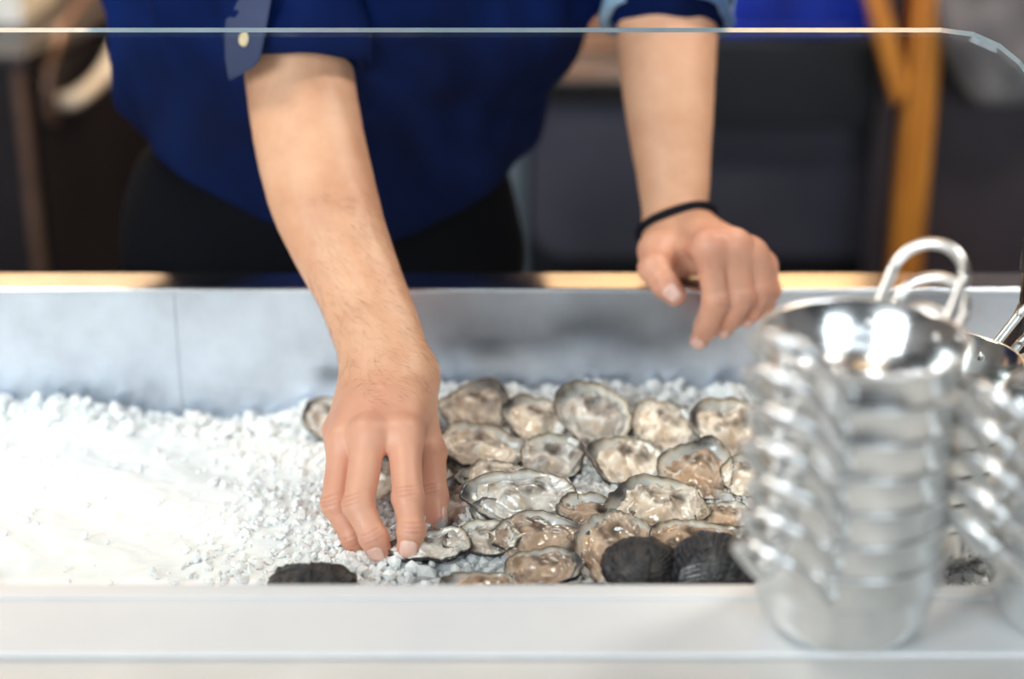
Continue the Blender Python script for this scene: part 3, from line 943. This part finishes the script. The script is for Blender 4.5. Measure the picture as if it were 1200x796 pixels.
# ------------------------------------------------------------------ oysters
# (u, v, width px, height px, hinge angle deg in the picture plane, tilt deg, lift, flesh colour, shell colour, kind, label)
CR, GY, OR, BR, PL = (1.20, 1.12, 1.06), (.92, .92, .96), (.95, .75, .62), (.66, .52, .44), (1.45, 1.38, 1.32)
SH, SD, SW = (1, 1, 1), (.55, .55, .62), (1.3, 1.2, 1.1)
OY = [
 (388, 490, 62, 46, 150, 30, 0, GY, SH, 'open', 'small dark-rimmed oyster half hidden behind the reaching hand at the left end of the pile'),
 (556, 472, 78, 58, 60, 34, .004, CR, SH, 'open', 'rounded oyster in the back row just right of the reaching wrist'),
 (627, 491, 74, 50, 150, 28, 0, CR, SH, 'open', 'oyster in the back row, between the rounded one and the big upright teardrop'),
 (695, 488, 84, 78, 140, 42, .006, GY, SH, 'open', 'big upright teardrop oyster in the back row with a black hinge at upper left'),
 (781, 498, 76, 52, 20, 30, 0, PL, SH, 'open', 'frilly pale white oyster right of the big teardrop one in the back row'),
 (853, 501, 80, 66, 160, 34, .004, CR, SW, 'open', 'cream oyster at the right end of the back row beside the pail stack'),
 (568, 521, 104, 46, 0, 20, .004, PL, SW, 'open', 'long pale oyster lying flat right of the knuckles'),
 (648, 536, 70, 54, 30, 26, 0, GY, SH, 'open', 'grey ruffled oyster in the middle of the second row'),
 (735, 538, 88, 52, 165, 24, .003, CR, SW, 'open', 'wide-lipped cream oyster in the second row below the big teardrop one'),
 (815, 548, 82, 66, 70, 30, .004, OR, SW, 'open', 'oyster with a broad white top lip and an orange tinge in the second row'),
 (578, 557, 82, 34, 190, 20, .001, PL, SW, 'open', 'pale thin-edged oyster partly covered by the long grey one right of the thumb'),
 (534, 590, 56, 60, 80, 20, -.004, GY, SD, 'open', 'crusty grey oyster close behind the thumb'),
 (452, 560, 62, 50, 90, 22, -.006, GY, SH, 'open', 'oyster glimpsed through the gap between two fingers of the reaching hand'),
 (608, 579, 124, 54, 175, 24, .010, GY, SD, 'open', 'long dark-edged oyster with a grey lining in the middle of the pile'),
 (771, 592, 112, 66, 150, 26, .006, CR, SH, 'open', 'large beige oyster with a dark rolled mantle and a pointed hinge at its left'),
 (878, 556, 60, 46, 20, 30, .002, PL, SW, 'open', 'pale oyster half hidden by the rims of the front pail stack'),
 (850, 604, 64, 28, 10, 18, .002, OR, SW, 'open', 'small sliver of a tan oyster beside the pail stack above the flat wooden-looking one'),
 (590, 607, 72, 38, 120, 22, .004, GY, SH, 'open', 'small grey folded oyster below the long dark-edged one'),
 (709, 603, 104, 42, 10, 18, .008, BR, SD, 'open', 'brown oyster with ragged edges in the middle right of the pile'),
 (632, 625, 106, 50, 10, 22, .008, BR, SD, 'open', 'glossy brown oyster with a black crusty right end, in the centre front'),
 (565, 629, 84, 36, 175, 20, .004, GY, SH, 'open', 'flat grey-lipped oyster right of the pinched one'),
 (502, 638, 92, 32, 170, 14, .004, GY, SD, 'open', 'dark oyster held between the fingertips'),
 (719, 643, 84, 84, 250, 30, .006, OR, SD, 'open', 'tall amber oyster standing on its hinge in the front row'),
 (816, 630, 116, 40, 5, 14, .010, OR, SW, 'open', 'flat tan oyster with a layered woody edge at the front right'),
 (637, 665, 84, 44, 15, 22, .004, BR, SD, 'open', 'small brown oyster with wet glossy flesh at the front edge'),
 (568, 687, 96, 34, 180, 14, .002, OR, SD, 'open', 'amber oyster cut off by the front ledge, nearest the centre'),
 (754, 668, 90, 56, 30, 8, .010, CR, (.42, .42, .52), 'closed', 'round black closed oyster shell at the front edge below the amber one'),
 (836, 668, 104, 62, 20, 8, .012, CR, (.30, .32, .48), 'closed', 'large dark blue-black closed oyster shell beside the pail stack'),
 (366, 686, 92, 34, 20, 6, .004, CR, (.55, .55, .62), 'closed', 'single dark closed oyster shell on bare ice at the front edge left of the hand'),
 (668, 700, 90, 36, 40, 10, .000, OR, SD, 'open', 'oyster almost hidden behind the ledge below the tall amber one'),
 (505, 553, 60, 40, 60, 20, -.006, PL, SW, 'open', 'pale oyster mostly covered by the thumb'),
 (895, 640, 90, 50, 60, 18, .002, CR, SH, 'open', 'oyster behind the pail stack next to the dark blue-black shell'),
]
def ice_base(x, y):
    """height of the ice, with heaps"""
    u_b = 600+FPX*x/1.47
    back = np.interp(u_b, [-200, 0, 90, 160, 270, 340, 400, 530, 700, 1200], [-.052, -.0585, -.060, -.068, -.076, -.070, -.062, -.047, -.046, -.050])
    t = np.clip((y-1.05)/(YB-1.05), 0, 1)
    front = np.interp(x, [-.6, -.2, -.1, .3], [-.066, -.064, -.062, -.056])
    hgt = front*(1-t)+back*t
    return hgt+.003*np.sin(x*31+y*17)*np.sin(y*43-x*9)+.0015*np.sin(x*97+1)*np.sin(y*113)

oy_recs = []
rnd = random.Random(11)
def teardrop(th, phi, sharp):
    """unit outline radius: pointed at angle phi"""
    c = math.cos(th-phi)
    return .74+.22*c+sharp*max(0, c)**5
def build_oyster(rec, idx):
    u, v, w, h, hinge, tilt, lift, fc, sc, kind, label = rec
    r = random.Random(idx*17+3)
    ctr = Pz(u, v, -.055)
    ctr = Pz(u, v, float(ice_base(ctr.x, ctr.y))+.013+lift)
    d = ctr.y*CP+(ZC-ctr.z)*SP
    eps = math.atan2(ZC-ctr.z, ctr.y)
    W = w*1.13*d/FPX; Hh = 1.14*min(h*d/FPX/math.sin(eps+math.radians(tilt)), .098)
    ph = math.radians(hinge)
    sharp = (.50 if idx == 3 else .18+.26*r.random())
    N = 96
    # outline
    raw = []
    sd_ = r.random()*50
    for k in range(N):
        th = 2*math.pi*k/N
        rr = teardrop(th, ph, sharp)
        rr *= 1+.17*mnoise.noise((math.cos(th)*1.3+sd_, math.sin(th)*1.3, 8))+.045*mnoise.noise((math.cos(th)*2.2+sd_, math.sin(th)*2.2, 0))+.050*mnoise.noise((math.cos(th)*6+sd_, math.sin(th)*6, 3))+.012*mnoise.noise((math.cos(th)*17+sd_, math.sin(th)*17, 5))
        raw.append((rr*math.cos(th), rr*math.sin(th)))
    x0, x1 = min(p[0] for p in raw), max(p[0] for p in raw); y0, y1 = min(p[1] for p in raw), max(p[1] for p in raw)
    out = [((p[0]-(x0+x1)/2)/(x1-x0)*W, (p[1]-(y0+y1)/2)/(y1-y0)*Hh) for p in raw]
    sz = min(W, Hh)
    depth = sz*(.30+.05*r.random())
    rimw = [.0016*mnoise.noise((math.cos(2*math.pi*k/N)*3+sd_, math.sin(2*math.pi*k/N)*3, 9))*1.8+.0010*mnoise.noise((math.cos(2*math.pi*k/N)*11+sd_, math.sin(2*math.pi*k/N)*11, 2)) for k in range(N)]
    root = empty('oyster', ctr, (math.radians(tilt), math.radians(r.uniform(-11, 11)), 0))
    tag(root, label, 'oyster', 'oysters on the crushed ice')
    dth = [abs((2*math.pi*k/N-ph+math.pi) % (2*math.pi)-math.pi) for k in range(N)]
    def ringmesh(name, rings, m, col, close_c=True, parent=root):
        """rings: list of (rho for attribute, fn(k)->(x, y, z)) from the edge inwards / outwards"""
        V = []; att = []; F = []; hg = []
        for rho, fn in rings:
            for k in range(N):
                V.append(fn(k)); att.append(rho); hg.append(math.exp(-(dth[k]/.42)**2)*max(0, min(1, (rho-.62)/.25)))
        for i in range(len(rings)-1):
            for k in range(N):
                k2 = (k+1) % N
                F.append([i*N+k, i*N+k2, (i+1)*N+k2, (i+1)*N+k])
        if close_c:
            for i0 in (0, (len(rings)-1)*N):
                cx_ = [sum(V[i0+k][j] for k in range(N))/N for j in range(3)]
                V.append(tuple(cx_)); att.append(0)
                for k in range(N):
                    f_ = [i0+k, i0+(k+1) % N, len(V)-1]
                    F.append(f_[::-1] if i0 == 0 else f_)
        if close_c: hg += [0, 0]
        o = mesh_obj(name, V, F, m, parent, attrs={'rho': att, 'hinge': hg})
        o.color = (*col, 1)
        return o
    def nz(x, y, f, s=0): return mnoise.noise((x*f+sd_, y*f, s+sd_))
    # lower shell: outside with stepped layers, then over the rim into the lining
    rings = []
    steps = [.06, .2, .35, .5, .62, .72, .80, .805, .87, .875, .93, .935, .975, 1.0]
    def outer(rho, stepi):
        def fn(k):
            x, y = out[k]
            q = rho*(1+(.012*nz(x, y, 300, stepi) if rho > .7 else 0))
            z = -depth*(1-rho**2.3)-.0012+rimw[k]*rho**2+.0022*nz(x*rho, y*rho, 130)*(1-rho*.5)
            if stepi % 2 == 1 and rho > .79: z -= .0020
            return (x*q, y*q, z)
        return fn
    for i, s_ in enumerate(steps): rings.append((s_, outer(s_, i)))
    shell = ringmesh('shell', rings, M['shell_out'], sc, False)
    # bottom closing
    me = shell.data
    rings = []
    def inner(rho):
        def fn(k):
            x, y = out[k]
            z = -depth*.80*(1-max(0, (rho-.0))**3.0)+.0002+rimw[k]*rho**2+.0009*nz(x*rho, y*rho, 110, 4)
            if rho > .995: z = -.0012+rimw[k]
            return (x*rho, y*rho, z)
        return fn
    for s_ in (1.0, .985, .95, .91, .86, .80, .72, .62, .50, .36, .20, .06):
        rings.append((s_, inner(s_)))
    lining = ringmesh('shell_lining', rings, M['shell_in'], tuple(min(1, .55+.45*x) if kind == 'open' else x for x in sc), False)
    # close the bottom and the lining centre with small caps
    for o_ in (shell, lining):
        bm = bmesh.new(); bm.from_mesh(o_.data)
        ed = [e_ for e_ in bm.edges if e_.is_boundary and (e_.verts[0].co.xy.length < sz*.12)]
        if ed: bmesh.ops.holes_fill(bm, edges=ed)
        bm.to_mesh(o_.data); bm.free()
        o_.data.polygons.foreach_set('use_smooth', [True]*len(o_.data.polygons))
    if kind == 'open':
        fx, fy = -math.cos(ph)*W*.055, -math.sin(ph)*Hh*.055
        fs_ = .80+.05*r.random()
        plump = depth*.62
        rings = []
        def fl(rho):
            def fn(k):
                x, y = out[k]
                th = 2*math.pi*k/N
                fr = 1+.17*mnoise.noise((math.cos(th)*1.7+sd_, math.sin(th)*1.7, 7))+(.030*math.sin(17*th+sd_+3*math.sin(3*th)) if rho > .8 else 0)
                q = rho*fs_*fr
                X, Y = x*q+fx, y*q+fy
                base = -depth*.80*(1-min(1, q)**3)
                lump = plump*(1-rho**3.2)*(.85+1.0*nz(X, Y, 48, 2)+.38*nz(X, Y, 120, 5))
                fold = .0024*math.exp(-((rho-.82)/.09)**2)*(.7+.9*math.sin(2*th+sd_)+.4*math.sin(7*th+sd_))
                groove = -.0022*math.exp(-((rho-.66)/.05)**2)
                fold2 = .0012*math.exp(-((rho-.95)/.04)**2)*(1+math.sin(23*th+2*sd_))
                return (X, Y, base+lump+fold+groove+fold2+.0004)
            return fn
        for s_ in (1.04, 1.0, .96, .92, .87, .82, .77, .72, .66, .60, .52, .43, .33, .22, .10, .03):
            rings.append((min(1, s_), fl(s_)))
        fo = ringmesh('flesh', rings, M['flesh'], fc, False)
        bm = bmesh.new(); bm.from_mesh(fo.data)
        ed = [e_ for e_ in bm.edges if e_.is_boundary and ((e_.verts[0].co.xy-Vector((fx, fy))).length < sz*.08)]
        if ed: bmesh.ops.holes_fill(bm, edges=ed)
        bm.to_mesh(fo.data); bm.free(); fo.data.polygons.foreach_set('use_smooth', [True]*len(fo.data.polygons))
    else:
        rings = []
        for i, s_ in enumerate(steps[::-1]):
            def fn(k, s_=s_, i=i):
                x, y = out[k]
                z = depth*.95*(1-s_**2.6)+.0014+rimw[k]*s_**2+.0030*nz(x*s_, y*s_, 120)*(1-s_*.5)+.0006*math.sin(s_*35+9*nz(x, y, 60))+.0018*nz(x*s_, y*s_, 260)
                return (x*s_*(1+.012*nz(x, y, 260, i)), y*s_, z)
            rings.append((s_, fn))
        up_ = ringmesh('upper_shell', rings, M['shell_out'], sc, False)
        bm = bmesh.new(); bm.from_mesh(up_.data)
        ed = [e_ for e_ in bm.edges if e_.is_boundary and (e_.verts[0].co.xy.length < sz*.12)]
        if ed: bmesh.ops.holes_fill(bm, edges=ed)
        bm.to_mesh(up_.data); bm.free(); up_.data.polygons.foreach_set('use_smooth', [True]*len(up_.data.polygons))
    oy_recs.append((ctr.x, ctr.y, ctr.z, W/2, Hh/2*math.cos(math.radians(tilt)), math.tan(math.radians(tilt)), depth))
for i, rec in enumerate(OY): build_oyster(rec, i)

# ------------------------------------------------------------------ crushed ice
OYA = np.array(oy_recs)
def ice_h(x, y, under=True):
    hgt = ice_base(x, y)
    inside = np.zeros(x.shape, bool)
    for cx, cy, cz, rx, ry, tn, dp in OYA:
        q = np.sqrt(((x-cx)/rx)**2+((y-cy)/ry)**2)
        pl = cz+(y-cy)*tn-dp*.75-.003
        wgt = np.clip((1.25-q)/.45, 0, 1)
        hgt = np.where(q < 1.25, np.maximum(hgt, hgt*(1-wgt)+pl*wgt), hgt)
        low = cz+(y-cy)*tn-dp*(1-np.minimum(q, 1)**2)-.002
        hgt = np.where(q < 1.0, np.minimum(hgt, low), hgt)
        inside |= q < .80
    return hgt, inside
gx = np.arange(TX0+.001, TX1-.001, .004); gy = np.arange(YF+.001, YB-.0005, .004); gy = np.append(gy, YB-.0005)
X, Y = np.meshgrid(gx, gy, indexing='ij')
Hh_, _ = ice_h(X, Y)
rng2 = np.random.RandomState(9)
Hh_ = Hh_-.001+rng2.rand(*Hh_.shape)*.0012+.0010*np.sin(X*210+3*np.sin(Y*90))*np.sin(Y*190+2*np.sin(X*70))
nX, nY = X.shape
V = np.stack([X, Y, Hh_], -1).reshape(-1, 3)
ii = np.arange(nX*nY).reshape(nX, nY)
F = np.stack([ii[:-1, :-1], ii[1:, :-1], ii[1:, 1:], ii[:-1, 1:]], -1).reshape(-1, 4)
# skirt down to the well floor
nv0 = len(V); ring = np.concatenate([ii[:, 0], ii[-1, 1:], ii[::-1, -1][1:], ii[0, ::-1][1:-1]])
low = V[ring].copy(); low[:, 2] = -.149
V = np.concatenate([V, low]); k = np.arange(len(ring)); k2 = (k+1) % len(ring)
F = np.concatenate([F, np.stack([ring[k], nv0+k, nv0+k2, ring[k2]], 1)])
bed = mesh_obj('ice_bed', V, F, M['ice_bed'])
tag(bed, 'bed of packed crushed ice filling the steel well', 'ice', kind='stuff')

def chips(name, n, region, smin_, smax_, m, label, seed, lift=.0, reject=True, dens=None):
    r = np.random.RandomState(seed)
    bm = bmesh.new(); bmesh.ops.create_icosphere(bm, subdivisions=1, radius=1); bm.verts.ensure_lookup_table()
    T = np.array([v.co[:] for v in bm.verts]); TF = np.array([[v.index for v in f.verts] for f in bm.faces]); bm.free()
    x = r.uniform(region[0], region[1], n); y = r.uniform(region[2], region[3], n)
    if dens is not None:
        k_ = r.rand(n) < dens(x, y); x = x[k_]; y = y[k_]
    z, ins = ice_h(x, y)
    if reject: x, y, z = x[~ins], y[~ins], z[~ins]
    n = len(x)
    s = smin_+(smax_-smin_)*r.rand(n)**2
    Vs = T[None]*(1+.28*r.normal(size=(n, len(T), 1)).clip(-1.3, 1.3))
    Vs = Vs*(r.uniform(.65, 1.25, size=(n, 1, 3)))
    # random rotation
    q = r.normal(size=(n, 4)); q /= np.linalg.norm(q, axis=1)[:, None]
    a, b_, c, d = q.T
    R = np.stack([1-2*(c*c+d*d), 2*(b_*c-a*d), 2*(b_*d+a*c), 2*(b_*c+a*d), 1-2*(b_*b_+d*d), 2*(c*d-a*b_), 2*(b_*d-a*c), 2*(c*d+a*b_), 1-2*(b_*b_+c*c)], 1).reshape(n, 3, 3)
    Vs = np.einsum('nij,nkj->nki', R, Vs)*s[:, None, None]*.5
    zz = z+s*(.10+.25*r.rand(n))+lift*r.rand(n)
    y = np.minimum(y, YB-s*.65-.001); y = np.maximum(y, YF+s*.65); x = np.clip(x, TX0+s*.7, TX1-s*.7)
    Vs += np.stack([x, y, zz], 1)[:, None, :]
    Fs = TF[None]+(np.arange(n)*len(T))[:, None, None]
    o = mesh_obj(name, Vs.reshape(-1, 3), Fs.reshape(-1, 3), m, smooth=False)
    tag(o, label, 'ice', kind='stuff')
    return o
chips('crushed_ice', 22000, (TX0+.01, TX1-.01, YF+.01, YB-.002), .003, .008, M['ice_chip'], 'loose chips of white crushed ice over the whole well', 1, dens=lambda x, y: np.maximum(np.where(y > YB-.035, 1.0, .04), np.clip((x+.26)/.14, 0, 1)))
chips('ice_chips', 1500, (-.10, .34, 1.03, 1.30), .005, .013, M['ice_clear'], 'clear wet ice chips between and around the oysters', 2, .002)
chips('ice_lumps', 420, (TX0+.01, TX1-.01, YB-.05, YB-.003), .008, .016, M['ice_chip'], 'larger ice lumps heaped against the back steel panel', 4, .004)
# chips round the fingertips
tips = [A(P(u, v, d)) for u, v, d in ((430, 657, 1.235), (446, 657, 1.225), (470, 662, 1.222), (500, 664, 1.222), (415, 650, 1.23))]
bmx = bmesh.new(); r = random.Random(8)
for k in range(60):
    t_ = tips[r.randrange(len(tips))]
    c = Vector((t_[0]+r.gauss(0, .012), t_[1]-.004+r.gauss(0, .006), 0)); c.z = float(ice_h(np.array([c.x]), np.array([c.y]))[0][0])+.003+r.random()*.003
    res = bmesh.ops.create_icosphere(bmx, subdivisions=1, radius=.0028+.0025*r.random(), matrix=Matrix.Translation(c))
    for v in res['verts']: v.co = c+(v.co-c)*(1+r.uniform(-.3, .3))
o = bm_obj('fingertip_ice', bmx, M['ice_chip']); tag(o, 'small ice chips pushed up around the fingertips', 'ice', kind='stuff')

bmx = bmesh.new(); r = random.Random(21)
for k in range(70):
    c = Pz(r.gauss(572, 20), r.uniform(648, 680), -.05); z_ = float(ice_h(np.array([c.x]), np.array([c.y]))[0][0])
    rr = .0025+.0035*r.random()**2
    res = bmesh.ops.create_icosphere(bmx, subdivisions=1, radius=rr)
    sx, sy, sz_ = r.uniform(.7, 1.4), r.uniform(.7, 1.3), r.uniform(.6, 1)
    for v in res['verts']: v.co = Vector((c.x+v.co.x*sx*(1+r.uniform(-.2, .2)), c.y+v.co.y*sy, z_+rr*.5+v.co.z*sz_))
o = bm_obj('ice_chunks', bmx, M['ice_clear']); tag(o, 'clear wet ice chunks in the gap at the front, right of the held oyster', 'ice', kind='stuff')

# ------------------------------------------------------------------ stacked steel pails
PR, PH, PSP = .0580, .060, .0208
pail_root = empty('pail')
prof = [(0.0, .0016), (.032, .0016), (.0350, .0000), (.0400, .0012), (.0450, .0045), (.0495, .0110), (.0518, .020), (.0535, .0355), (.0548, .0378), (.0568, .0388), (.0572, .0405), (.0574, PH-.003), (PR, PH-.002), (.0586, PH-.0008), (PR, PH),
        (.0562, PH-.001), (.0558, .0405), (.0525, .0365), (.0508, .020), (.0482, .0118), (.0440, .0062), (.039, .0032), (0, .0030)]
lathe('bowl', prof, M['pail'], pail_root, 72)
zb = .050
def bead(name, r_, z, w):
    pts = [(r_*math.cos(2*math.pi*k/72), r_*math.sin(2*math.pi*k/72), z) for k in range(72)]
    return tube(name, pts, w, M['wire'], pail_root, 8, closed=True)
bead('rim_bead', PR, PH-.001, .0011)
def loop(az, wd=.044, ln=.056, tilt=48):
    t = math.radians(tilt); a = math.radians(az)
    o = Vector((math.cos(a), math.sin(a), 0)); s = Vector((-math.sin(a), math.cos(a), 0)); w = o*math.cos(t)+Vector((0, 0, 1))*math.sin(t)
    z0 = PH-.014
    base = o*(.0545)+Vector((0, 0, z0))
    hw = wd/2
    pts = [base+s*hw-o*.0035, base+s*hw+o*.003+w*.003]
    for k in range(0, 25):
        an = math.pi*k/24
        pts.append(base+o*.003+s*hw*math.cos(an)+w*(ln-hw+hw*math.sin(an)))
    pts += [base-s*hw+o*.003+w*.003, base-s*hw-o*.0035]
    return tube('loop_handle', smooth_path(pts, 3), .0034, M['wire'], pail_root, 10)
loop(231); loop(53)
def copy_tree(o, parent=None):
    c = o.copy(); COL.objects.link(c); c.parent = parent
    for ch in list(o.children): copy_tree(ch, c)
    return c
ORD = ['bottom', 'second', 'third', 'fourth', 'fifth', 'sixth', 'seventh', 'eighth', 'ninth']
def stack(x, y, z, n, where, group, rot, first, dr=()):
    for i in range(n):
        o = pail_root if first and i == 0 else copy_tree(pail_root)
        o.location = (x, y, z+i*PSP); o.rotation_euler = (0, 0, math.radians(rot+((i*37) % 5-2)*1.2))
        pos = 'topmost' if i == n-1 else ('bottom' if i == 0 else ORD[i]+' from the bottom')
        tag(o, 'steel pail, %s in the %s' % (pos, where), 'pail', group)
stack(.198, .905, .0005, 7, 'large front stack', 'pails in the large front stack', 0, True)
stack(.340, .907, .0005, 5, 'right-edge ledge stack', 'pails in the right edge stack', -24, False)
zi = -.052
stack(.292, 1.095, zi, 5, 'shadowed stack behind the ledge stacks', 'pails in the shadowed rear stack', -32, False)

# ------------------------------------------------------------------ behind the bar
# left run of cabinets along the side, with a curved handle
A0 = Vector((-.700, 2.43)); dirv = Vector((.17, .985)).normalized()
lc = empty('side_cabinet', (-.70, 2.43, FZ)); tag(lc, 'dark brown glossy cabinet with a cream curved handle at the left', 'cabinet')
ang = math.atan2(dirv.y, dirv.x)
lc.rotation_euler = (0, 0, ang)     # local +x runs along the face, local +y points away from the room side
def lbox(name, lo, hi, m, bevel=0, parent=None): return box(name, lo, hi, m, parent or lc, bevel)
lbox('carcass', (0, .012, .10), (.94, .60, .885), M['dark_cab'], .002)
lbox('plinth', (.02, .04, 0), (.94, .58, .10), M['grey_tile'])
lbox('door', (.022, -.008, .115), (.50, .012, .868), M['dark_cab'], .003)
lbox('door', (.506, -.008, .115), (.93, .012, .868), M['dark_cab'], .003)
lbox('corner_trim', (-.004, -.004, .10), (.008, .010, .885), M['bronze'], .001)
lbox('cabinet_top', (-.012, -.014, .885), (.945, .61, .903), make_steel('cabinet_top_steel', (.12, .11, .12), .35), .002)
def face(s, n_, z): return Vector((s, n_, z))
zh = -.062-FZ
handle = tube('curved_handle', smooth_path([face(.34, -.005, zh+.078), face(.33, -.030, zh+.075), face(.27, -.050, zh+.040), face(.19, -.046, zh-.005), face(.12, -.028, zh-.028), face(.105, -.005, zh-.030)], 6), [.008]*2+[.0125]*29, M['cream_handle'], lc, 14)
handle['label'] = 'thick cream white curved handle'
tube('handle_reflection_bar', smooth_path([face(.30, -.010, zh+.115), face(.16, -.012, zh+.085), face(.07, -.012, zh+.030), face(.055, -.012, zh-.035), face(.075, -.010, zh-.050)], 6), .0075, M['bronze'], lc, 10)  # brown bar modelled in place of the handle's reflection in the glossy door
# pale box on top of the cabinet, cut by the corner of the picture
pb = box('pale_box', (-1.05, 2.62, .0035), (-.742, 2.86, .13), simple('pale_card', (.86, .84, .78), None, .6, 0, 10, .05), None, .004)
tag(pb, 'pale box on the dark cabinet, cut by the upper left corner of the picture', 'box')

# back counter with wooden boards, steel edge
bc_ = empty('back_counter', (.45, 2.6, FZ)); tag(bc_, 'long low back counter with a steel edge and dark rounded panel front', 'counter')
def bbox(name, lo, hi, m, bevel=0):
    lo = Vector(lo)-Vector((.45, 2.6, FZ)); hi = Vector(hi)-Vector((.45, 2.6, FZ))
    return box(name, lo, hi, m, bc_, bevel)
zt = Py(660, 90, 2.4).z; zt2 = Py(660, 113, 2.4).z
bbox('steel_edge', (-.25, 2.40, zt2), (.52, 2.46, zt), M['steel_rim'], .003)
bbox('counter_top', (-.25, 2.46, zt2), (.52, 3.1, zt), M['steel_wall'])
bbox('carcass', (-.25, 2.46, FZ+.1), (.60, 3.1, zt2), M['black'])
# rounded slate front panel
xa = Py(622, 200, 2.44).x; xb = .545; zl = Py(700, 298, 2.44).z; zu = Py(700, 118, 2.44).z; rad = .055
poly = [(xb, zu), (xa, zu)]
for k in range(9):
    a = math.pi+math.pi/2*k/8
    poly.append((xa+rad+rad*math.cos(a), zl+rad+rad*math.sin(a)))
poly.append((xb, zl))
po = prism('rounded_panel', [(p[0]-.45, p[1]-FZ) for p in poly], 2.425-2.6, 2.46-2.6, M['slate'], bc_, .002)
po['label'] = 'slate grey panel with a rounded lower corner'
bbox('leg_strip', (-.06, 2.452, FZ), (.02, 2.47, zt2-.01), M['grey_tile'])
# tiles of the low wall strip beneath
wx = [(.01, .29), (.30, .46), (.47, .62)]
tw = struct(box('baseboard_back', (-.30, 2.47, FZ), (.60, 2.50, zl-.002), M['grout']))
for i, x in enumerate(np.arange(-.28, .55, .15)):
    for j, z in enumerate((zl-.125, zl-.245, zl-.365)):
        box('tile', (x+.003, 2.462, z+.003), (x+.147, 2.472, z+.117), M['grey_tile'], tw, .001)
# wooden boards standing on the back counter
for i, (v0, v1) in enumerate(((62, 86), (34, 58), (4, 30), (-28, 0))):
    z0 = Py(690, v1, 2.55).z; z1 = Py(690, v0, 2.55).z
    o = box('wooden_board', (-.02, 2.55, z0), (.34, 2.57, z1), M['wood_brown'], None, .002)
    nm = ['lowest', 'second lowest', 'third', 'topmost'][i]
    tag(o, '%s brown board of the slatted back behind the left forearm' % nm, 'board', 'brown boards on the back counter')
# black box and blue crate right of the forearm
zb0 = Py(900, 122, 2.38).z; zb1 = Py(900, 44, 2.38).z
xl, xr = Py(800, 60, 2.38).x, Py(1056, 60, 2.38).x
o = empty('black_appliance', ((xl+xr)/2, 2.5, zt)); tag(o, 'black boxy appliance right of the left forearm, above the slate panel', 'appliance')
c_ = Vector(((xl+xr)/2, 2.5, zt))
box('housing', Vector((xl, 2.385, zt+.0005))-c_, Vector((xr, 2.7, zb1))-c_, M['black'], o, .004)
box('front_skirt', Vector((xl, 2.372, zb0-.03))-c_, Vector((xr, 2.396, zb1-.004))-c_, M['black'], o, .004)
for x in (xl+.02, xr-.04):
    box('foot', Vector((x, 2.60, zt))-c_, Vector((x+.02, 2.62, zt+.002))-c_, M['black'], o)
cr = empty('blue_crate', ((xl+xr)/2, 2.5, zb1+.0005)); tag(cr, 'royal blue ribbed crate on top of the black appliance', 'crate')
xr2 = Py(1022, 20, 2.40).x
box('crate_body', (xl-c_.x, -.095, 0), (xr2-c_.x, .17, .22), M['blue_crate'], cr, .003)
x = xl+.006
while x < xr2-.012:
    box('rib', (x-c_.x, -.103, .004), (x-c_.x+.007, -.095, .216), M['blue_crate'], cr, .001); x += .021
box('lower_rail', (xl-c_.x, -.108, .0), (xr2-c_.x, -.095, .010), M['blue_crate'], cr, .002)
# wooden post with brace, mauve panel
fr_ = empty('wooden_post', (Py(1069, 200, 2.3).x, 2.3, FZ)); tag(fr_, 'orange wooden post with a slanting brace at the right', 'post')
fo_ = Vector((Py(1069, 200, 2.3).x, 2.3, FZ))
hw = .020
box('post', Vector((fo_.x-hw, 2.28, FZ))-fo_, Vector((fo_.x+hw, 2.32, 1.9))-fo_, M['wood'], fr_, .003)
box('post_facing', Vector((fo_.x-.006, 2.272, FZ))-fo_, Vector((fo_.x+.013, 2.280, 1.89))-fo_, M['wood'], fr_, .002)
b0 = Py(1052, 92, 2.3)-fo_; b1 = Py(1022, -2, 2.3)-fo_; b2 = b1+(b1-b0)*1.2
prism('brace', [(b0.x-.004, b0.z-.035), (b0.x+.016, b0.z-.01), (b2.x+.024, b2.z), (b2.x-.002, b2.z)], -.016, .016, M['wood'], fr_, .002)
pn = box('partition_panel', (fo_.x-.045, 2.335, FZ), (1.7, 2.36, .9), M['mauve'])
tag(pn, 'dark mauve partition panel right of the orange post', 'panel')
# grey thing at the upper right: rolled cloth on a hook rail
rl = empty('grey_cloth', (.66, 2.27, .0)); tag(rl, 'crumpled grey cloth hanging at the upper right corner', 'cloth')
def sackf(p):
    return ell(p, (.0, .0, .10), (.10, .05, .13))+.012*wob(p, 60, 3)
V, F = surface(sackf, (-.16, -.09, -.08), (.16, .09, .30), .007, 3)
mesh_obj('cloth', V, F, cloth_mat('grey_cloth', (.30, .28, .28), (.12, .11, .12)), rl)
tube('hook', smooth_path([(0, .0, .20), (0, .02, .25), (0, .062, .255)], 5), .004, M['bronze'], rl, 8)

# dark bottle standing in the ice at the right edge
bt = empty('bottle', (.388, 1.20, -.060)); tag(bt, 'dark brown bottle standing in the ice, cut by the right edge of the picture', 'bottle')
M['bottle'] = simple('dark_bottle', (.035, .022, .02), (.012, .010, .012), .2, 0, 90, .4, coat=.5)
lathe('bottle_body', [(0, 0), (.026, 0), (.0285, .003), (.029, .09), (.027, .11), (.016, .14), (.0125, .152), (.0125, .176), (0, .1765)], M['bottle'], bt, 40)
lathe('cap', [(.0128, .1765), (.0150, .178), (.0152, .200), (.0135, .2035), (0, .2035)], M['black'], bt, 32)
